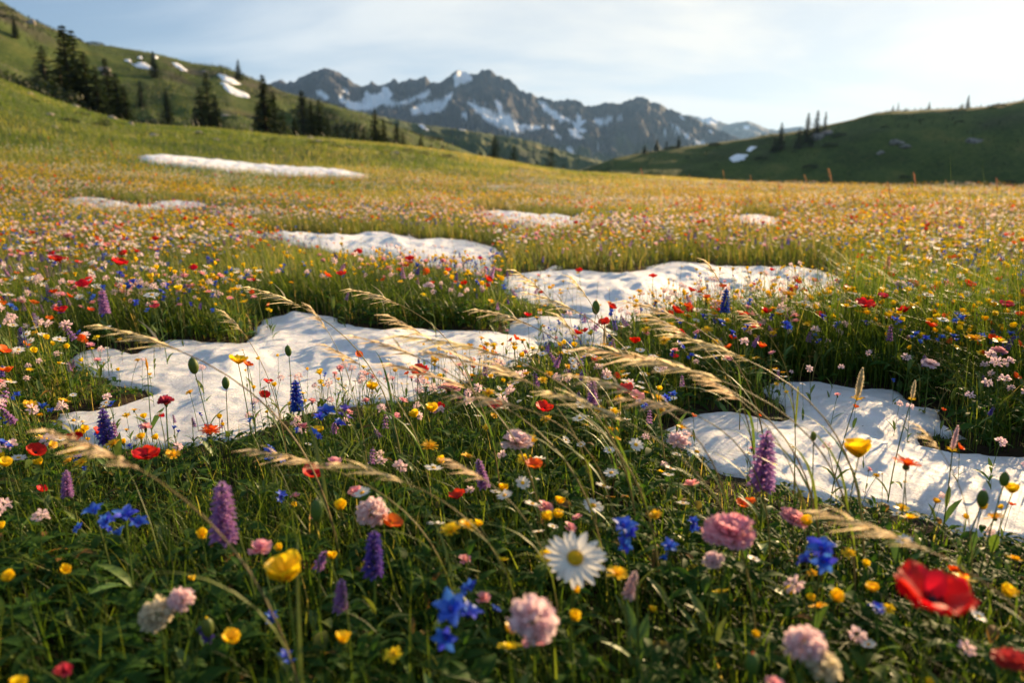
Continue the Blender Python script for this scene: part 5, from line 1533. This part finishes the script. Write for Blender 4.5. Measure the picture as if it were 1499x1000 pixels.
def plant_mass():
    groups = {}
    for kind, col, share, D, words, off in MASS:
        base = NAMEOF.get((kind, col), kind)
        # nearest: sparse in the dark foreground, dense beyond
        xa, ya, ra = mass_points(int(420 * share), 0.62, 1.4, off, 1.0)
        xb, yb, rb = mass_points(int(7800 * share), 1.4, 3.4, off, 0.9)
        xc, yc, rc = mass_points(int(70000 * share * (0.6 if col in ('orange', 'pink', 'red') else 1.0)), 3.4, 13, off, 0.80)
        x, y, r = np.concatenate([xa, xb, xc]), np.concatenate([ya, yb, yc]), np.concatenate([ra, rb, rc])
        lf = low_front(x, y)
        z = height(x, y)
        s = rng.uniform(0.62, 1.12, len(x)) * (0.62 + 0.38 * lf) * (0.80 + 0.25 * sstep(1.0, 3.0, r))
        px, py = to_px(x, y, z + 0.17)
        seen = (px > -25) & (px < 1524) & (py < 1010)
        order = np.argsort(np.where(seen, r, 1e6 + r))
        ind = order[:300]; rest = order[300:]
        near = variants(kind, col, D, 1, 4, 3000 + int(off * 50))
        protos = [assemble(pp, base, (0, 0, -50)) for pp in near]
        joins = [joined(pp, base) for pp in near]
        lab = {}
        for k, i in enumerate(ind):
            v = int(rng.integers(0, 4))
            if r[i] < 2.3:
                o = copy_tree(protos[v])
            else:
                o = bpy.data.objects.new(base, joins[v]); COL.objects.link(o)
            o.location = (x[i], y[i], z[i] - 0.003)
            o.rotation_euler = (0, 0, rng.uniform(-0.9, 0.9) + (0 if rng.random() < 0.7 else 3.1))
            hs = rng.uniform(0.85, 1.1)
            o.scale = (s[i] * hs, s[i] * hs, s[i])
            zn = zone(x[i], y[i], r[i], px[i], py[i])
            lab.setdefault(words + ' ' + zn, []).append((float(px[i]), o, r[i]))
        for pr in protos:
            for ch in list(pr.children_recursive): bpy.data.objects.remove(ch)
            bpy.data.objects.remove(pr)
        for l, os in lab.items():
            w0, zn = l[:len(words)], l[len(words) + 1:]
            os.sort(key=lambda t: t[0])
            grp = words + 's ' + zn
            for k, (_, o, rr) in enumerate(os):
                if len(os) == 1: tag(o, 'only ' + l, 'flower', grp)
                elif len(os) <= 5: tag(o, ('leftmost ' if k == 0 else 'rightmost ' if k == len(os) - 1 else ORD[k] + 'from left ') + l, 'flower', grp)
                else: tag(o, l, 'flower', grp)
        # the rest of the kind is one mass
        far = [joined(pp, base) for pp in variants(kind, col, D, 0, 3, 5000 + int(off * 50))]
        xs, ys, ss, rs = x[rest], y[rest], s[rest] * 1.05, r[rest]
        xd, yd, rd = mass_points(int(150000 * share * {'red': .4, 'orange': .3, 'pink': .3, 'palepink': .6, 'gold': 1.3, 'yellow': 2.3, 'white': 2.8}.get(col, .8)), 12.6, 48, off, 0.34)
        lim = rng.random(len(xd)) < np.where(xd < 0, 1 - sstep(18, 40, rd - 0.15 * xd), 1 - 0.7 * sstep(30, 46, rd))
        xd, yd, rd = xd[lim], yd[lim], rd[lim]
        xs = np.concatenate([xs, xd]); ys = np.concatenate([ys, yd]); rs = np.concatenate([rs, rd])
        ss = np.concatenate([ss, rng.uniform(0.8, 1.35, len(xd)) * (1 + 0.35 * sstep(15, 40, rd))])
        scatter(base, far, xs, ys, ss)

def scatter(name, meshes, x, y, s):
    cos, qs, ts, mi_q, mi_t = [], [], [], [], []
    n0 = 0
    mats = []
    var = rng.integers(0, len(meshes), len(x))
    for k, me in enumerate(meshes):
        sel = np.nonzero(var == k)[0]
        v = np.empty(len(me.vertices) * 3, np.float32); me.vertices.foreach_get('co', v); v = v.reshape(-1, 3)
        fq = np.array([p.vertices[:] for p in me.polygons if len(p.vertices) == 4]).reshape(-1, 4)
        ft = np.array([p.vertices[:] for p in me.polygons if len(p.vertices) == 3]).reshape(-1, 3)
        for m in me.materials:
            if m not in mats: mats.append(m)
        mm = np.array([mats.index(m) for m in me.materials])
        pq = mm[np.array([p.material_index for p in me.polygons if len(p.vertices) == 4], int)]
        pt = mm[np.array([p.material_index for p in me.polygons if len(p.vertices) == 3], int)]
        a = rng.uniform(-1.0, 1.0, len(sel)); a[rng.random(len(sel)) < 0.3] += 3.1
        ca, sa = np.cos(a), np.sin(a)
        sc = s[sel]
        X = (v[None, :, 0] * ca[:, None] - v[None, :, 1] * sa[:, None]) * sc[:, None] + x[sel][:, None]
        Y = (v[None, :, 0] * sa[:, None] + v[None, :, 1] * ca[:, None]) * sc[:, None] + y[sel][:, None]
        Z = v[None, :, 2] * (sc * rng.uniform(0.8, 1.2, len(sel)))[:, None] + height(x[sel], y[sel])[:, None]
        cos.append(np.stack([X, Y, Z], -1).reshape(-1, 3))
        offs = n0 + np.arange(len(sel))[:, None, None] * len(v)
        qs.append((fq[None] + offs).reshape(-1, 4)); mi_q.append(np.tile(pq, len(sel)))
        if len(ft): ts.append((ft[None] + offs).reshape(-1, 3)); mi_t.append(np.tile(pt, len(sel)))
        n0 += len(sel) * len(v)
    me = np_mesh(name + '_mass', np.concatenate(cos), quads=np.concatenate(qs), tris=np.concatenate(ts) if ts else None, mats=mats,
                 matidx=np.concatenate(mi_q + mi_t), smooth=True)
    tag(link_mesh(name + '_carpet', me), kind='stuff')
plant_mass()

# ================================================================== TALL BENDING GRASS
def plume(seed, arch=1.0, ear=0.34, full=1.0, mat='plume'):
    """one stalk 1 unit tall bent towards -x; parts stem, ear and leaf"""
    g = np.random.default_rng(seed)
    t = np.linspace(0, 1, 16)
    x = -arch * (0.10 * t + 0.52 * t ** 3.0)
    z = 0.9 * (t - 0.20 * arch * t ** 3.2)
    y = g.normal(0, 0.05) * t ** 2
    pts = np.stack([x, y, z], 1)
    st = MB(); st.tube(np.vstack([[pts[0] - (0, 0, 0.05)], pts]), np.concatenate([[0.0042], np.linspace(0.0034, 0.0012, 16)]), 5)
    lf = MB()
    for k in range(2):
        i = g.integers(2, 6)
        lf.petal(np.eye(3), pts[i], g.normal(3.14, 0.8), g.uniform(0.25, 0.5), 0.012, 75, 5 - 30 * g.random(), 0.8, 0.05, 0.3, 0.2, 0, 5, 8, 3, rnd=0)
    er = MB()
    n = int(90 * full)
    t0 = 1 - ear
    co, fs = [], []
    for k in range(n):
        u = t0 + ear * (k + g.random()) / n
        c = np.array([np.interp(u, t, pts[:, i]) for i in range(3)])
        c2 = np.array([np.interp(min(1, u + 0.03), t, pts[:, i]) for i in range(3)])
        c1 = np.array([np.interp(u - 0.03, t, pts[:, i]) for i in range(3)])
        tg = c2 - c1; tg /= np.linalg.norm(tg)
        f = (u - t0) / ear
        wid = math.sin(math.pi * min(1, f * 0.82 + 0.12)) ** 0.8
        d = tg + g.normal(0, 0.26, 3) * wid + np.array([-0.18, 0, -0.03])
        d /= np.linalg.norm(d)
        L = g.uniform(0.035, 0.08) * (0.55 + 0.6 * wid)
        sd = np.cross(d, g.normal(size=3)); sd /= np.linalg.norm(sd)
        w = g.uniform(0.0025, 0.0045)
        m1 = c + d * L * 0.30; m2 = c + d * L * 0.55 + np.array([-0.004, 0, -0.003]); tip = c + d * L + np.array([-0.02, 0, -0.012])
        b = len(co)
        co += [c - sd * w * 0.3, c + sd * w * 0.3, m1 - sd * w, m1 + sd * w, m2 - sd * w * 0.4, m2 + sd * w * 0.4, tip - sd * w * 0.1, tip + sd * w * 0.1]
        fs += [(b, b + 1, b + 3, b + 2), (b + 2, b + 3, b + 5, b + 4), (b + 4, b + 5, b + 7, b + 6)]
    er.add(np.array(co), fs)
    i = int(16 * (1 - ear * 0.55))
    return [P('stem', st, [MAT['stem_dry']]), P('leaf', lf, [MAT['stem']]), P('ear', er, [MAT[mat]])], pts[min(15, i)]

PL = [plume(40 + k, a, e, f) for k, (a, e, f) in enumerate([(1.0, .16, .34), (0.72, .135, .28), (1.15, .17, .38), (0.5, .12, .25), (1.0, .15, .35)])]
PR = [plume(60 + k, a, e, f, 'plume_red') for k, (a, e, f) in enumerate([(0.45, .20, .5), (0.3, .16, .45)])]
PLP = [(assemble(p, 'tall_grass', (0, 0, -60 - i)), m) for i, (p, m) in enumerate(PL + PR)]

def set_plume(px, py, zt, var, size, label, group, rz=0.0, rmax=9.0, fixed=False):
    proto, mid = PLP[var]
    if py > 600 and 'out of focus' not in label: zt = min(zt, 0.27)
    d = ray(px, py)
    t = (zt - CAM_H) / d[2] if abs(d[2]) > 1e-6 else 1e9
    if fixed or t < 0 or t * math.hypot(d[0], d[1]) > rmax: t = rmax / math.hypot(d[0], d[1]); zt = CAM_H + d[2] * t
    p = np.array([d[0] * t, d[1] * t, zt])
    s = zt / mid[2]
    c, sn = math.cos(rz), math.sin(rz)
    k = size
    bx, by = p[0] - s * k * (mid[0] * c - mid[1] * sn), p[1] - s * k * (mid[0] * sn + mid[1] * c)
    gz = H1(bx, by)
    o = copy_tree(proto)
    sz = (zt - gz) / mid[2]
    o.location = (bx, by, gz)
    o.rotation_euler = (0, 0, rz)
    o.scale = (s * k, s * k, sz)
    tag(o, label, 'grass', group)

PLUMES = [
 (205, 492, .38, 0, 1.0, 'blurred tall grass ear hanging over the left snow lobe'), (402, 432, .38, 0, .9, 'arched grass ear above the left end of the near left snow'), (345, 474, .34, 3, .7, 'thin upright grass ear left of the green bud'),
 (128, 650, .34, 2, .8, 'thick out of focus grass stalk leaning across the near left corner'), (420, 668, .38, 2, .9, 'blurred golden ear crossing the grass under the near left snow'), (548, 432, .37, 0, .8, 'arched ear before the dark grass bank, top of the near left snow'),
 (505, 520, .33, 1, .8, 'feathered ear over the middle of the near left snow'), (565, 505, .36, 0, .9, 'golden ear left of the red poppy over the snow'), (600, 478, .37, 1, .8, 'slim golden ear over the right part of the near left snow'),
 (628, 548, .34, 4, 1.0, 'bushy golden ear just right of the red poppy on the snow'), (650, 500, .38, 2, .9, 'large bushy ear in the thick bundle before the snow'),  (690, 530, .36, 4, 1.0, 'pale ear in the middle of the thick bundle'), (716, 585, .32, 0, .9, 'low golden ear above the dark crimson poppy'),
 (738, 462, .38, 0, .8, 'ear rising over the gap between near and middle snow'), (752, 545, .34, 1, .8, 'slanting ear right of the thick bundle'), (775, 410, .39, 1, .7, 'thin ear against the near rim of the middle snow'),
 (808, 440, .38, 0, .8, 'arched ear over the left part of the middle snow'), (835, 480, .36, 3, .8, 'small ear over the lower lobe of the middle snow'), (852, 425, .39, 3, .7, 'short thin ear on the middle snow'),
 (545, 690, .38, 4, .9, 'big blurred ear low in the centre foreground'), (690, 690, .30, 1, .8, 'dark gold ear beside the purple centre spike'),
 (860, 592, .33, 4, .9, 'golden ear under the lilac spike'), (885, 560, .35, 0, .8, 'reddish gold ear left of the coral pair'), (925, 520, .37, 2, .9, 'long sweeping ear, first of the right bundle'),
 (958, 452, .39, 0, .8, 'upper arched ear of the right bundle against the snow'), (985, 478, .38, 1, .9, 'second arched ear of the right bundle'), (1000, 540, .36, 4, 1.0, 'bushiest golden ear of the right bundle'),
 (1038, 505, .37, 0, .9, 'ear at the right side of the right bundle'), (1062, 570, .33, 1, .8, 'ear drooping over the left rim of the right snow'),
 (960, 590, .33, 0, .9, 'ear behind the small yellow bloom in the right bundle'),   (1045, 398, .40, 3, .7, 'thin ear at the right end of the broad snow'), (1105, 470, .36, 1, .7, 'thin ear left of the large red poppy'), (1270, 770, .34, 2, .9, 'blurred thick stalk in front of the right snow'),
 (1365, 645, .28, 3, .8, 'short golden ear at the right snow edge'), (470, 470, .37, 3, .6, 'tiny ear over the hollow of the left snow')]
for i, (px, py, zt, var, k, lb) in enumerate(PLUMES):
    set_plume(px, py, zt, var, k, lb, 'tall bending grasses', random.uniform(-0.35, 0.35))
for i, (px, py, r, v, lb) in enumerate([(1216, 256, 5.0, 5, 'tallest brown grass head standing over the right horizon'), (1302, 276, 4.4, 5, 'brown grass head right of the tallest one'), (1340, 264, 5.2, 6, 'drooping brown grass head before the shaded ridge'),
        (1460, 272, 5.0, 6, 'loose brown grass head near the right edge'), (1140, 274, 5.5, 6, 'brown grass head left of the tallest one'), (1152, 302, 4.6, 5, 'lower brown grass head under the left one'), (1285, 302, 4.8, 6, 'short brown head between the two tall ones'),
        (1386, 270, 6.5, 5, 'small brown head far out on the right'), (1250, 292, 5.4, 6, 'bent brown head below the tallest'), (1060, 256, 8.0, 6, 'tiny brown head on the crest right of the valley firs'), (940, 252, 8.5, 5, 'tiny brown head on the crest below the valley firs'),
        (1180, 262, 7.0, 5, 'small brown head left behind the tallest'), (1420, 288, 6.0, 6, 'small brown head low on the right'), (1100, 262, 7.5, 5, 'small brown head over the golden crest'), (1010, 262, 8.5, 6, 'tiny brown head near the middle of the crest'),
        (1200, 310, 4.0, 5, 'dark brown head leaning out of the golden meadow'), (1325, 310, 3.8, 6, 'dark brown head right in the golden meadow'), (1440, 330, 3.8, 5, 'dark brown head at the right edge of the golden meadow'), (1080, 330, 4.2, 6, 'dark brown head over the far snow scrap'),
        (165, 215, 8.0, 6, 'small brown head over the left flowers'), (60, 250, 7.0, 5, 'brown head at the far left flowers')]):
    set_plume(px, py, 0.62, v, 0.33, lb, 'brown grass heads', random.uniform(-0.4, 0.4), rmax=r, fixed=True)
for pr, _ in PLP:
    for ch in list(pr.children_recursive): bpy.data.objects.remove(ch)
    bpy.data.objects.remove(pr)

# ================================================================== AIR
def build_haze(dens=0.00005):
    import bmesh
    bm = bmesh.new()
    bmesh.ops.create_cube(bm, size=1.0)
    sx, sy0, sy1, z0, z1 = 34000, -1000, 17000, -120, 900
    for v in bm.verts:
        v.co = Vector((v.co.x * sx, sy0 + (v.co.y + 0.5) * (sy1 - sy0), z0 + (v.co.z + 0.5) * (z1 - z0)))
    me = bpy.data.meshes.new('haze'); bm.to_mesh(me); bm.free()
    m = bpy.data.materials.new('haze'); m.use_nodes = True
    nt = m.node_tree; nt.nodes.clear()
    out = nt.nodes.new('ShaderNodeOutputMaterial')
    pv = nt.nodes.new('ShaderNodeVolumePrincipled')
    pv.inputs['Color'].default_value = (0.30, 0.55, 1.0, 1)
    pv.inputs['Density'].default_value = dens
    pv.inputs['Anisotropy'].default_value = 0.3
    nt.links.new(pv.outputs[0], out.inputs['Volume'])
    me.materials.append(m)
    tag(link_mesh('haze', me), kind='stuff')
build_haze()
